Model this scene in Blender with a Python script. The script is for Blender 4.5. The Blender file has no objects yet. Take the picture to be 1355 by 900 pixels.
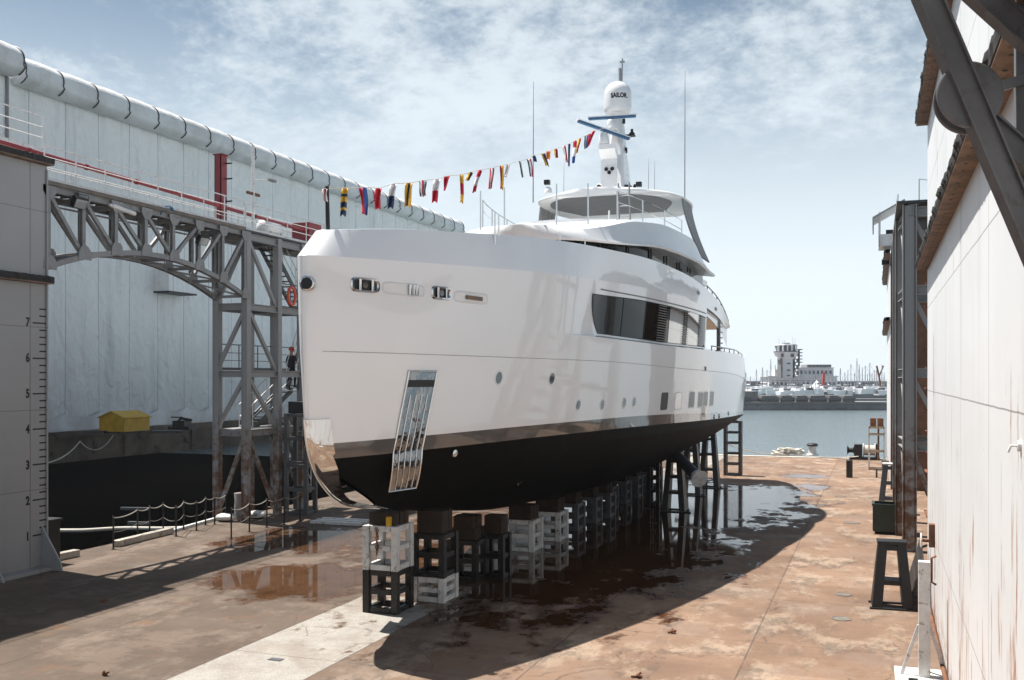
import bpy, bmesh, math, random
from mathutils import Vector, Matrix
from math import sin, cos, pi, radians
random.seed(7)
S = bpy.context.scene
C = S.collection

# ---------------------------------------------------------------- camera, sky, sun, exposure
EYE = 5.45
YAW = radians(20.1)
cam_d = bpy.data.cameras.new('camera'); cam = bpy.data.objects.new('camera', cam_d); C.objects.link(cam)
cam.location = (0, 0, EYE); cam.rotation_euler = (radians(90), 0, YAW)
cam_d.sensor_width = 36; cam_d.lens = 35; cam_d.shift_y = 50/1355
cam_d.clip_start = 0.1; cam_d.clip_end = 20000
S.camera = cam

SUNV = Vector((-0.43, 0.085, 1)).normalized()          # towards the sun
sl = bpy.data.lights.new('sun', 'SUN'); sun = bpy.data.objects.new('sun', sl); C.objects.link(sun)
sl.energy = 5.0; sl.angle = radians(0.5); sl.color = (1.0, 0.95, 0.88)
sun.rotation_euler = SUNV.to_track_quat('Z', 'Y').to_euler()

W = bpy.data.worlds.new('World'); S.world = W; W.use_nodes = True
wn, wl = W.node_tree.nodes, W.node_tree.links
wn.clear()
def wnode(t, **k):
    n = wn.new(t)
    for a, b in k.items(): setattr(n, a, b)
    return n
w_out = wnode('ShaderNodeOutputWorld'); w_bg = wnode('ShaderNodeBackground')
sky = wnode('ShaderNodeTexSky', sky_type='NISHITA', sun_disc=False)
sky.sun_elevation = math.asin(SUNV.z); sky.sun_rotation = math.atan2(SUNV.x, SUNV.y)
sky.air_density = 0.9; sky.dust_density = 0.9; sky.ozone_density = 1.6
hs = wnode('ShaderNodeHueSaturation'); hs.inputs['Saturation'].default_value = 1.0; hs.inputs['Hue'].default_value = 0.485; hs.inputs['Value'].default_value = 0.64
wl.new(sky.outputs[0], hs.inputs['Color'])
tcw = wnode('ShaderNodeTexCoord'); sep = wnode('ShaderNodeSeparateXYZ'); wl.new(tcw.outputs['Generated'], sep.inputs[0])
def wm(op, a, b=None, clamp=False):
    n = wnode('ShaderNodeMath', operation=op, use_clamp=clamp)
    for i, v in enumerate((a, b)):
        if v is None: continue
        if isinstance(v, (int, float)): n.inputs[i].default_value = v
        else: wl.new(v, n.inputs[i])
    return n.outputs[0]
zz = wm('ADD', wm('MAXIMUM', sep.outputs[2], 0.0), 0.34)
cx = wm('DIVIDE', sep.outputs[0], zz); cy = wm('DIVIDE', sep.outputs[1], zz)
cmb = wnode('ShaderNodeCombineXYZ'); wl.new(cx, cmb.inputs[0]); wl.new(cy, cmb.inputs[1]); cmb.inputs[2].default_value = 3.7
def wnoise(scale, detail, rough, dist=0.0):
    n = wnode('ShaderNodeTexNoise'); n.inputs['Scale'].default_value = scale; n.inputs['Detail'].default_value = detail
    n.inputs['Roughness'].default_value = rough; n.inputs['Distortion'].default_value = dist
    wl.new(cmb.outputs[0], n.inputs['Vector']); return n.outputs[0]
big = wnoise(1.15, 3, 0.5, 0.2); fine = wnoise(6.5, 10, 0.66, 0.15); mott = wnoise(30.0, 5, 0.65)
cl = wm('ADD', wm('MULTIPLY', big, 0.75), wm('ADD', wm('MULTIPLY', fine, 0.55), wm('MULTIPLY', mott, 0.26)))
mr = wnode('ShaderNodeMapRange', interpolation_type='SMOOTHSTEP'); wl.new(cl, mr.inputs[0])
mr.inputs[1].default_value = 0.725; mr.inputs[2].default_value = 0.98; mr.inputs[3].default_value = 0; mr.inputs[4].default_value = 0.78
fade = wm('MULTIPLY', wm('MULTIPLY', wm('SUBTRACT', sep.outputs[2], 0.06), 5.0, True), wm('MULTIPLY', wm('SUBTRACT', 0.75, sep.outputs[2]), 3.5, True))
cf = wm('MULTIPLY', mr.outputs[0], fade)
cmix = wnode('ShaderNodeMix', data_type='RGBA'); wl.new(cf, cmix.inputs[0]); wl.new(hs.outputs[0], cmix.inputs[6]); cmix.inputs[7].default_value = (6.5, 7.1, 7.5, 1)
hz = wnode('ShaderNodeMapRange', interpolation_type='SMOOTHSTEP'); wl.new(sep.outputs[2], hz.inputs[0])
for i_, v_ in enumerate((0.05, 0.42, 0.98, 0.0)): hz.inputs[i_+1].default_value = v_
hmix = wnode('ShaderNodeMix', data_type='RGBA'); wl.new(hz.outputs[0], hmix.inputs[0]); wl.new(cmix.outputs[2], hmix.inputs[6]); hmix.inputs[7].default_value = (7.0, 7.75, 8.25, 1)
wl.new(hmix.outputs[2], w_bg.inputs[0]); w_bg.inputs[1].default_value = 0.07; wl.new(w_bg.outputs[0], w_out.inputs[0])

S.view_settings.view_transform = 'Standard'; S.view_settings.look = 'None'
S.view_settings.exposure = 0.92; S.view_settings.gamma = 1.0; S.view_settings.use_curve_mapping = False
S.cycles.use_denoising = True
S.cycles.max_bounces = 8; S.cycles.diffuse_bounces = 2; S.cycles.glossy_bounces = 4; S.cycles.transmission_bounces = 4
S.cycles.sample_clamp_indirect = 6; S.cycles.caustics_reflective = False; S.cycles.caustics_refractive = False

# ---------------------------------------------------------------- where a sight line of the survey meets real surfaces
FPX = 1355/36*35
def ray(px, py):
    u = (px-677.5)/FPX; v = (500-py)/FPX
    return Vector((-sin(YAW)+u*cos(YAW), cos(YAW)+u*sin(YAW), v))
def P(px, py, t): return Vector((0, 0, EYE)) + ray(px, py)*t
def G(px, py, h=0.0):
    r = ray(px, py); return Vector((0, 0, EYE)) + r*((h-EYE)/r.z)
def PXX(px, py, X):
    r = ray(px, py); return Vector((0, 0, EYE)) + r*(X/r.x)

# ---------------------------------------------------------------- mesh helpers
class MB:
    def __init__(s): s.v = []; s.f = []; s.m = []; s.cuts = [(0, 0)]
    def cut(s): s.cuts.append((len(s.v), len(s.f)))
    def build_each(s, name, mats, parent=None, **k):          # every chunk between cuts is an object of its own
        if s.cuts[-1] != (len(s.v), len(s.f)): s.cut()
        out = []
        for (v0, f0), (v1, f1) in zip(s.cuts, s.cuts[1:]):
            q = MB(); q.v = s.v[v0:v1]; q.f = [tuple(i-v0 for i in f) for f in s.f[f0:f1]]; q.m = s.m[f0:f1]; out.append(q.build(name, mats, parent, **k))
        return out
    def add(s, vs, fs, mi=0):
        o = len(s.v); s.v += [tuple(v) for v in vs]; s.f += [tuple(i+o for i in f) for f in fs]; s.m += [mi]*len(fs)
    def box(s, c, d, rz=0, mi=0, bev=0):
        c = Vector(c); x, y, z = d[0]/2, d[1]/2, d[2]/2
        R = Matrix.Rotation(rz, 3, 'Z')
        vs = [c+R@Vector((a*x, b*y, e*z)) for a in (-1, 1) for b in (-1, 1) for e in (-1, 1)]
        s.add(vs, [(0,1,3,2), (4,6,7,5), (0,4,5,1), (2,3,7,6), (0,2,6,4), (1,5,7,3)], mi)
    def bx(s, x0, x1, y0, y1, z0, z1, mi=0):
        s.box(((x0+x1)/2, (y0+y1)/2, (z0+z1)/2), (x1-x0, y1-y0, z1-z0), 0, mi)
    def frame(s, a, b, up=None):
        d = (b-a).normalized(); up = Vector(up) if up else Vector((0, 0, 1))
        if abs(d.dot(up)) > .98: up = Vector((0, 1, 0))
        x = d.cross(up).normalized(); y = x.cross(d).normalized(); return d, x, y
    def bar(s, a, b, w, h=None, up=None, mi=0):              # rectangular bar a to b
        a = Vector(a); b = Vector(b); h = h or w; d, x, y = s.frame(a, b, up)
        vs = [p+x*i*w/2+y*j*h/2 for p in (a, b) for i, j in ((-1,-1), (1,-1), (1,1), (-1,1))]
        s.add(vs, [(3,2,1,0), (4,5,6,7), (0,1,5,4), (1,2,6,5), (2,3,7,6), (3,0,4,7)], mi)
    def ibar(s, a, b, w, h, tk=.02, up=None, mi=0):          # rolled I section
        a = Vector(a); b = Vector(b); d, x, y = s.frame(a, b, up)
        s.bar(a+y*(h/2-tk/2), b+y*(h/2-tk/2), w, tk, up, mi); s.bar(a-y*(h/2-tk/2), b-y*(h/2-tk/2), w, tk, up, mi)
        s.bar(a, b, tk, h-2*tk, up, mi)
    def tube(s, pts, r, n=8, mi=0, cap=True):
        pts = [Vector(p) for p in pts]; rr = r if isinstance(r, (list, tuple)) else [r]*len(pts)
        rings = []; x = None
        for i, p in enumerate(pts):
            d = (pts[min(i+1, len(pts)-1)]-pts[max(i-1, 0)]).normalized()
            if x is None:
                up = Vector((0, 0, 1)) if abs(d.z) < .95 else Vector((0, 1, 0)); x = d.cross(up).normalized()
            else: x = (x-d*x.dot(d)).normalized()
            y = d.cross(x)
            rings.append([p+x*cos(2*pi*k/n)*rr[i]+y*sin(2*pi*k/n)*rr[i] for k in range(n)])
        vs = [q for R in rings for q in R]; fs = []
        for i in range(len(pts)-1):
            for k in range(n): fs.append((i*n+k, i*n+(k+1)%n, (i+1)*n+(k+1)%n, (i+1)*n+k))
        if cap: fs += [tuple(reversed(range(n))), tuple(range((len(pts)-1)*n, len(pts)*n))]
        s.add(vs, fs, mi)
    def lathe(s, c, prof, n=20, mi=0, axis=None):             # prof: (r, z)
        c = Vector(c); vs = []; fs = []
        M = Vector((0, 0, 1)).rotation_difference(Vector(axis)).to_matrix() if axis else Matrix.Identity(3)
        for r, z in prof:
            for k in range(n): vs.append(c+M@Vector((r*cos(2*pi*k/n), r*sin(2*pi*k/n), z)))
        for i in range(len(prof)-1):
            for k in range(n): fs.append((i*n+k, i*n+(k+1)%n, (i+1)*n+(k+1)%n, (i+1)*n+k))
        fs += [tuple(reversed(range(n))), tuple(range((len(prof)-1)*n, len(prof)*n))]
        s.add(vs, fs, mi)
    def plate(s, pts, th, nrm, mi=0):                         # polygon with thickness
        nrm = Vector(nrm).normalized(); n = len(pts); pts = [Vector(p) for p in pts]
        vs = [p+nrm*th/2 for p in pts]+[p-nrm*th/2 for p in pts]
        s.add(vs, [tuple(range(n)), tuple(reversed(range(n, 2*n)))]+[(i, n+i, n+(i+1)%n, (i+1)%n) for i in range(n)], mi)
    def grid(s, rows, mi=0, closed=False):
        n = len(rows[0]); vs = [p for r in rows for p in r]; fs = []
        for i in range(len(rows)-1):
            for k in range(n-1 if not closed else n): fs.append((i*n+k, i*n+(k+1)%n, (i+1)*n+(k+1)%n, (i+1)*n+k))
        s.add(vs, fs, mi)
    def build(s, name, mats, parent=None, bev=0, smooth=None, merge=False):
        me = bpy.data.meshes.new(name); me.from_pydata(s.v, [], s.f)
        for m in (mats if isinstance(mats, (list, tuple)) else [mats]): me.materials.append(m)
        for p, mi in zip(me.polygons, s.m): p.material_index = mi
        bm = bmesh.new(); bm.from_mesh(me)
        if merge: bmesh.ops.remove_doubles(bm, verts=bm.verts, dist=.0008)
        bmesh.ops.recalc_face_normals(bm, faces=bm.faces); bm.to_mesh(me); bm.free()
        if smooth is not None:
            for p in me.polygons: p.use_smooth = True
            me.set_sharp_from_angle(angle=radians(smooth))
        o = bpy.data.objects.new(name, me); C.objects.link(o)
        if parent is not None: o.parent = parent; o.matrix_parent_inverse = Matrix.Translation(-parent.location) if parent.type == 'EMPTY' or parent.location.length else Matrix.Identity(4)
        if bev:
            b = o.modifiers.new('bevel', 'BEVEL'); b.width = bev; b.segments = 2; b.limit_method = 'ANGLE'; b.angle_limit = radians(40)
        return o
def tag(o, label=None, cat=None, group=None, kind=None):
    if label: o['label'] = label
    if cat: o['category'] = cat
    if group: o['group'] = group
    if kind: o['kind'] = kind
    return o
def thing(name, loc, label, cat, group=None):
    o = bpy.data.objects.new(name, None); C.objects.link(o); o.location = loc; o.empty_display_size = .2
    return tag(o, label, cat, group)
def copy_thing(root, loc, label, rz=None, group=None):
    def cp(o, par):
        c = o.copy(); C.objects.link(c)
        c.parent = par; c.matrix_parent_inverse = o.matrix_parent_inverse.copy()
        for ch in list(o.children): cp(ch, c)
        return c
    kids = list(root.children); r = root.copy(); C.objects.link(r); r.location = loc
    if rz is not None: r.rotation_euler = (0, 0, rz)
    r['label'] = label
    if group: r['group'] = group
    for k in kids: cp(k, r)
    return r
def pchip(pts):
    xs = [p[0] for p in pts]; ys = [p[1] for p in pts]; n = len(xs)
    h = [xs[i+1]-xs[i] for i in range(n-1)]; d = [(ys[i+1]-ys[i])/h[i] for i in range(n-1)]
    m = [d[0]]+[0 if d[i-1]*d[i] <= 0 else 2*d[i-1]*d[i]/(d[i-1]+d[i]) for i in range(1, n-1)]+[d[-1]]
    def f(x):
        if x <= xs[0]: return ys[0]
        if x >= xs[-1]: return ys[-1]
        i = 0
        while x > xs[i+1]: i += 1
        t = (x-xs[i])/h[i]
        return (2*t**3-3*t*t+1)*ys[i]+(t**3-2*t*t+t)*h[i]*m[i]+(-2*t**3+3*t*t)*ys[i+1]+(t**3-t*t)*h[i]*m[i+1]
    return f

# ---------------------------------------------------------------- materials
class Nt:
    def __init__(s, name):
        s.mat = bpy.data.materials.new(name); s.mat.use_nodes = True; s.n = s.mat.node_tree.nodes; s.l = s.mat.node_tree.links
        s.b = s.n['Principled BSDF']; s._pos = None
    def pos(s):
        if s._pos is None: s._pos = s.n.new('ShaderNodeNewGeometry').outputs['Position']
        return s._pos
    def link(s, v, sock):
        if isinstance(v, (int, float)): sock.default_value = v
        elif isinstance(v, tuple): sock.default_value = (*v, 1) if len(v) == 3 and len(sock.default_value) == 4 else v
        else: s.l.new(v, sock)
    def math(s, op, a, b=0, c=None, clamp=False):
        n = s.n.new('ShaderNodeMath'); n.operation = op; n.use_clamp = clamp; s.link(a, n.inputs[0]); s.link(b, n.inputs[1])
        if c is not None: s.link(c, n.inputs[2])
        return n.outputs[0]
    def scalev(s, v, k):
        n = s.n.new('ShaderNodeVectorMath'); n.operation = 'MULTIPLY'; s.l.new(v, n.inputs[0]); n.inputs[1].default_value = k; return n.outputs[0]
    def noise(s, scale, detail=4, rough=.55, dist=0, vec=None, k=None):
        n = s.n.new('ShaderNodeTexNoise'); v = vec or s.pos()
        if k: v = s.scalev(v, k)
        s.l.new(v, n.inputs['Vector']); n.inputs['Scale'].default_value = scale; n.inputs['Detail'].default_value = detail
        n.inputs['Roughness'].default_value = rough; n.inputs['Distortion'].default_value = dist; return n.outputs[0]
    def vor(s, scale, feat='F1', k=None):
        n = s.n.new('ShaderNodeTexVoronoi'); n.feature = feat; v = s.pos()
        if k: v = s.scalev(v, k)
        s.l.new(v, n.inputs['Vector']); n.inputs['Scale'].default_value = scale; return n.outputs['Distance']
    def ramp(s, v, a, b, lo=0., hi=1.):
        n = s.n.new('ShaderNodeMapRange'); n.interpolation_type = 'SMOOTHSTEP'; s.l.new(v, n.inputs[0])
        for i, q in enumerate((a, b, lo, hi)): n.inputs[i+1].default_value = q
        return n.outputs[0]
    def mix(s, f, a, b):
        n = s.n.new('ShaderNodeMix'); n.data_type = 'RGBA'; s.link(f, n.inputs[0]); s.link(a, n.inputs[6]); s.link(b, n.inputs[7]); return n.outputs[2]
    def xyz(s):
        n = s.n.new('ShaderNodeSeparateXYZ'); s.l.new(s.pos(), n.inputs[0]); return n.outputs
    def band(s, v, c, w):                                      # 1 within w of c
        return s.math('LESS_THAN', s.math('ABSOLUTE', s.math('SUBTRACT', v, c)), w)
    def bump(s, h, dist=.02, strength=.5):
        n = s.n.new('ShaderNodeBump'); n.inputs['Strength'].default_value = strength; n.inputs['Distance'].default_value = dist
        s.l.new(h, n.inputs['Height']); s.l.new(n.outputs[0], s.b.inputs['Normal'])
    def set(s, **k):
        for a, v in k.items(): s.link(v, s.b.inputs[a.replace('_', ' ')])
        return s.mat
def simple(name, col, rough=.5, metal=0, var=.12, scale=3, coat=0, bump=0, grime=None):
    m = Nt(name); n = m.noise(scale, 5, .6)
    lo = tuple(c*(1-var) for c in col); hi = tuple(min(1, c*(1+var)) for c in col)
    c = m.mix(m.ramp(n, .3, .7), lo, hi)
    if grime: c = m.mix(m.ramp(m.noise(scale*1.7, 8, .7, .6), .54, .66, 0, grime[1]), c, grime[0])
    m.set(Base_Color=c, Roughness=rough, Metallic=metal)
    if coat: m.set(Coat_Weight=coat, Coat_Roughness=.03)
    if bump: m.bump(m.noise(scale*14, 4), bump, .4)
    return m.mat
M = {}
M['yacht_white'] = simple('glossy_white_yacht_paint', (.88, .89, .90), .28, 0, .012, .4, coat=.85)
M['yacht_white_soft'] = simple('white_gelcoat', (.74, .75, .76), .3, 0, .03, .6, coat=.3)
M['antifoul'] = simple('black_antifouling', (.003, .003, .003), .7, 0, .5, 1.6, grime=((.012, .011, .010), .7))
M['boot'] = simple('dark_grey_boot_stripe', (.10, .095, .09), .16, 0, .1, 1, coat=1)
M['glass'] = simple('dark_tinted_glass', (.006, .007, .008), .04, 0, .1, 1)
M['glass'].node_tree.nodes['Principled BSDF'].inputs['IOR'].default_value = 1.3
M['glass'].node_tree.nodes['Principled BSDF'].inputs['Specular IOR Level'].default_value = .3
def wavy(mat, sc, dist, st):
    nt = mat.node_tree; bp = nt.nodes.new('ShaderNodeBump'); nz = nt.nodes.new('ShaderNodeTexNoise'); gp = nt.nodes.new('ShaderNodeNewGeometry'); nz.inputs['Scale'].default_value = sc; nz.inputs['Detail'].default_value = 2
    nt.links.new(gp.outputs['Position'], nz.inputs['Vector']); nt.links.new(nz.outputs[0], bp.inputs['Height']); bp.inputs['Distance'].default_value = dist; bp.inputs['Strength'].default_value = st
    nt.links.new(bp.outputs[0], nt.nodes['Principled BSDF'].inputs['Normal']); nt.links.new(bp.outputs[0], nt.nodes['Principled BSDF'].inputs['Coat Normal'])
wavy(M['yacht_white'], .9, .05, .16); wavy(M['boot'], .9, .05, .16)
M['yacht_white'].node_tree.nodes['Principled BSDF'].inputs['Coat IOR'].default_value = 1.5
M['chrome'] = simple('polished_stainless', (.62, .62, .62), .05, 1, .05, 2)
M['black'] = simple('matt_black', (.006, .006, .007), .5, 0, .3, 4)
M['teak'] = simple('teak', (.25, .15, .08), .6, 0, .2, 5)
M['bronze'] = simple('varnished_handrail', (.16, .09, .05), .3, 0, .2, 5)
M['rubber'] = simple('dark_rubber', (.02, .02, .02), .8, 0, .4, 6, bump=.01)
M['grey_steel'] = simple('grey_painted_steel', (.235, .238, .24), .5, 0, .1, 2.5, grime=((.12, .06, .03), .5))
M['grey_dark'] = simple('dark_grey_painted_steel', (.045, .046, .05), .5, 0, .1, 2.5)
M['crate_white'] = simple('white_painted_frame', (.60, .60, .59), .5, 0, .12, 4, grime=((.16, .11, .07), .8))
M['antifoul'].node_tree.nodes['Principled BSDF'].inputs['Specular IOR Level'].default_value = .2
M['crate_black'] = simple('black_painted_frame', (.008, .008, .008), .45, 0, .4, 5, grime=((.07, .05, .04), .7))
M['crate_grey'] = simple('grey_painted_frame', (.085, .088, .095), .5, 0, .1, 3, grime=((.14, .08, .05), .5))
M['gantry'] = simple('gantry_grey_paint', (.105, .105, .11), .5, 0, .12, 4, grime=((.05, .03, .02), .4))
M['wood'] = simple('old_timber', (.028, .017, .010), .8, 0, .35, 4, bump=.008)
M['rail_white'] = simple('white_painted_rail', (.72, .72, .72), .45, 0, .06, 4, grime=((.3, .18, .1), .5))
M['red'] = simple('dark_red_paint', (.22, .012, .02), .4, 0, .12, 2)
M['yellow'] = simple('yellow_ribbed_plastic', (.62, .36, .02), .5, 0, .12, 2)
M['rope'] = simple('pale_rope', (.5, .47, .42), .9, 0, .15, 20)
M['rope_dull'] = simple('weathered_rope', (.24, .22, .20), .9, 0, .2, 20)
M['blue_tape'] = simple('blue_wrap_film', (.02, .10, .22), .4, 0, .15, 5)
M['orange_red'] = simple('lifebuoy_orange', (.7, .10, .05), .5, 0, .1, 3)
M['skin'] = simple('skin', (.42, .25, .18), .5)
M['cloth_black'] = simple('dark_cloth', (.02, .022, .03), .9)
M['helmet'] = simple('red_helmet', (.55, .06, .03), .3)
M['lamp_glass'] = simple('lamp_glass', (.25, .27, .28), .1, 0, .1, 4, coat=1)
M['ledge'] = simple('weathered_ledge_plate', (.20, .135, .095), .85, 0, .3, 3, bump=.01, grime=((.07, .05, .04), .8))
M['rust'] = simple('rusted_steel', (.16, .065, .03), .85, 0, .35, 4, bump=.01, grime=((.05, .03, .02), .7))
M['concrete_dark'] = simple('stained_quay_concrete', (.10, .075, .055), .9, 0, .45, .35, bump=.03, grime=((.02, .014, .010), .9))
M['far_concrete'] = simple('breakwater_concrete', (.17, .17, .175), .9, 0, .25, .15, grime=((.07, .065, .06), .8))
M['far_white'] = simple('far_white_render', (.68, .68, .70), .8, 0, .08, .2)
M['far_glass'] = simple('far_window_glass', (.07, .08, .10), .2, 0, .2, .5)
M['far_brown'] = simple('far_brown_panel', (.11, .055, .05), .5, 0, .2, .5)
M['far_red'] = simple('far_red_paint', (.45, .04, .04), .6, 0, .1, .5)
M['far_dark'] = simple('far_dark_steel', (.09, .10, .11), .6, 0, .2, .5)
M['boat_white'] = simple('moored_boat_white', (.75, .76, .78), .3, 0, .06, .4)
M['mast_grey'] = simple('aluminium_mast', (.30, .31, .33), .35, .3, .1, .5)
def flagmat(n, c):
    m = simple(n, c, .8, 0, .06, 5); return m
F = {'r': flagmat('flag_red', (.55, .02, .05)), 'b': flagmat('flag_navy', (.015, .035, .10)), 'y': flagmat('flag_yellow', (.70, .42, .05)),
     'w': flagmat('flag_white', (.75, .75, .77)), 'k': flagmat('flag_black', (.02, .02, .025)), 'B': flagmat('flag_blue', (.03, .09, .30)), 'o': flagmat('flag_orange', (.75, .2, .03))}

# dock floor
m = Nt('stained_dock_floor'); x, y, z = m.xyz()
n1 = m.noise(.30, 8, .68); n2 = m.noise(1.5, 10, .72); n3 = m.noise(11, 8, .75); n4 = m.noise(.62, 9, .72, 0, k=(1.2, .7, 1))
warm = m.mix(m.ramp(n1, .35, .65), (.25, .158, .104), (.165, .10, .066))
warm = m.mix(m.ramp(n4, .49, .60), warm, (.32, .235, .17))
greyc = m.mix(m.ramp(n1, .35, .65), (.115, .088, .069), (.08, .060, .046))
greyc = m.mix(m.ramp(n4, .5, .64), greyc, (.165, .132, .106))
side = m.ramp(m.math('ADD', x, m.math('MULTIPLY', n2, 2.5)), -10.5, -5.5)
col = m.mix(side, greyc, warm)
col = m.mix(m.ramp(n2, .56, .70, 0, .7), col, (.14, .09, .06))
rusty = m.ramp(m.noise(.8, 9, .78, .1), .54, .66, 0, .65)
col = m.mix(rusty, col, (.16, .085, .045))
dk = m.ramp(m.noise(.55, 10, .8, .15, k=(1.3, .8, 1)), .53, .60, 0, .6); col = m.mix(dk, col, (.075, .06, .048))
cell = m.n.new('ShaderNodeTexWhiteNoise'); cell.noise_dimensions = '2D'; cc_ = m.n.new('ShaderNodeCombineXYZ')
m.l.new(m.math('FLOOR', m.math('DIVIDE', m.math('ADD', x, 2.4), 3.7)), cc_.inputs[0]); m.l.new(m.math('FLOOR', m.math('ADD', m.math('DIVIDE', y, 4.2), .5)), cc_.inputs[1]); m.l.new(cc_.outputs[0], cell.inputs['Vector'])
hv = m.n.new('ShaderNodeHueSaturation'); m.l.new(m.math('ADD', .84, m.math('MULTIPLY', cell.outputs[0], .3)), hv.inputs['Value']); m.l.new(col, hv.inputs['Color']); col = hv.outputs[0]
spk = m.noise(60, 3, .6); col = m.mix(m.ramp(spk, .58, .72, 0, .5), col, (.05, .035, .028)); tyre = m.math('MULTIPLY', m.band(m.math('ADD', x, m.math('MULTIPLY', m.noise(.12, 2), 2.2)), -3.1, .11), m.ramp(n2, .45, .6)); col = m.mix(m.math('MULTIPLY', tyre, .45), col, (.05, .04, .035))
spots = m.ramp(m.vor(1.3), .03, .10, 1, 0); spots = m.math('MULTIPLY', spots, m.ramp(n3, .45, .6))
col = m.mix(spots, col, (.06, .04, .03))
strip = m.math('MULTIPLY', m.math('GREATER_THAN', x, -12.05), m.math('LESS_THAN', x, -9.7))
stc = m.mix(m.ramp(n2, .35, .7), (.34, .325, .295), (.24, .22, .195)); stc = m.mix(m.math('MULTIPLY', m.ramp(n3, .55, .75), .4), stc, (.22, .18, .14))
col = m.mix(strip, col, stc)
# slab joints every 4.2 m lengthways and at a few x
jy = m.math('ABSOLUTE', m.math('SUBTRACT', m.math('FRACT', m.math('DIVIDE', y, 4.2)), .5)); jl = m.math('GREATER_THAN', jy, .4965)
jx = m.band(x, -15.6, .02)
for c_ in (-6.1, -2.4, -19.2, -12.05, -9.7): jx = m.math('MAXIMUM', jx, m.band(x, c_, .018))
jn = m.math('MULTIPLY', m.math('MAXIMUM', jl, jx), m.ramp(n2, .32, .5, .25, 1))
col = m.mix(m.math('MULTIPLY', jn, .7), col, (.05, .035, .03))
fibre = m.noise(3.0, 5, .7, .2, k=(4, .35, 1)); col = m.mix(m.ramp(fibre, .45, .8, 0, .22), col, (.16, .11, .08))
grain = m.noise(24, 7, .8); col = m.mix(m.ramp(grain, .42, .68, 0, .45), col, (.10, .07, .05))
blot = m.noise(.38, 9, .74, .1); col = m.mix(m.ramp(blot, .50, .60, 0, .38), col, (.20, .15, .12))
ck = m.n.new('ShaderNodeTexVoronoi'); ck.feature = 'DISTANCE_TO_EDGE'; ck.inputs['Scale'].default_value = .34; wob = m.n.new('ShaderNodeVectorMath'); wob.operation = 'ADD'
m.l.new(m.pos(), wob.inputs[0]); wn_ = m.n.new('ShaderNodeTexNoise'); wn_.inputs['Scale'].default_value = .9; wn_.inputs['Detail'].default_value = 6; m.l.new(m.pos(), wn_.inputs['Vector']); m.l.new(m.scalev(wn_.outputs['Color'], (1.6, 1.6, 0)), wob.inputs[1]); m.l.new(wob.outputs[0], ck.inputs['Vector'])
crack = m.math('MULTIPLY', m.ramp(ck.outputs['Distance'], .002, .007, 1, 0), m.ramp(m.noise(.5, 3), .46, .56)); col = m.mix(m.math('MULTIPLY', crack, .6), col, (.05, .035, .028))
# water standing on the slab, with painted hull shade: soft regions broken by noise
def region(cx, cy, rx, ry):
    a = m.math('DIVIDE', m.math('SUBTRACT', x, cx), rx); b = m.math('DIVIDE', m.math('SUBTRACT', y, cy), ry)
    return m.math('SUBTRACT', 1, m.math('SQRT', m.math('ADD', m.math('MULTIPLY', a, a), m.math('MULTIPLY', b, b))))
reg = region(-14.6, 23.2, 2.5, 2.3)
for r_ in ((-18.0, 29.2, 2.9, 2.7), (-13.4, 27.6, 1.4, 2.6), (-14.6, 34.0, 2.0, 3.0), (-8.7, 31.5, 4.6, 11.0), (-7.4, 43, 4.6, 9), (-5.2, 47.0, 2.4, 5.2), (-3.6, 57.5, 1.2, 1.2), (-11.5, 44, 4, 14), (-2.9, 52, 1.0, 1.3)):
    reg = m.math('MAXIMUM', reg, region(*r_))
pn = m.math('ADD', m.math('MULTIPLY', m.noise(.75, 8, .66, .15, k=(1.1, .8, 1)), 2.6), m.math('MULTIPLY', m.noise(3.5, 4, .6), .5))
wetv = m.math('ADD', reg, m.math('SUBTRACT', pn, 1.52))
wet = m.ramp(wetv, .12, .17); damp_shade = m.ramp(wetv, -.12, .14)  # moist tint, widened below the hull so its colour also deepens the shade
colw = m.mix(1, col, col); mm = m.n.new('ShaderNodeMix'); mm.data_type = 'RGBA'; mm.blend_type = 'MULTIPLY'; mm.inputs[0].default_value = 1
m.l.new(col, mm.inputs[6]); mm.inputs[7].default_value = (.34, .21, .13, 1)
col = m.mix(damp_shade, col, mm.outputs[2])
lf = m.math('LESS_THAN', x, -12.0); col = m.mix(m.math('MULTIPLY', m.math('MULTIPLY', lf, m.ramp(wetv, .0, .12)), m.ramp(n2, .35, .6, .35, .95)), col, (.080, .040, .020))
m.set(Base_Color=col, Roughness=m.math('SUBTRACT', m.math('SUBTRACT', .86, m.math('MULTIPLY', damp_shade, .35)), m.math('MULTIPLY', wet, .47)), Specular_IOR_Level=m.math('SUBTRACT', m.math('SUBTRACT', .4, m.math('MULTIPLY', wet, .14)), m.math('MULTIPLY', lf, .18)))
hh = m.math('ADD', m.math('MULTIPLY', n3, .35), m.math('SUBTRACT', m.math('MULTIPLY', n2, .8), m.math('MULTIPLY', jn, .6)))
hh = m.math('MULTIPLY', hh, m.math('SUBTRACT', 1, m.math('MULTIPLY', wet, .985)))
rip = m.math('MULTIPLY', m.math('MULTIPLY', m.noise(3.2, 3, .6, .2, k=(1, 2.2, 1)), wet), m.math('MULTIPLY', m.ramp(y, 36, 44), .5)); hh = m.math('ADD', hh, rip)
m.bump(hh, .03, .45); M['floor'] = m.mat

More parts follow.
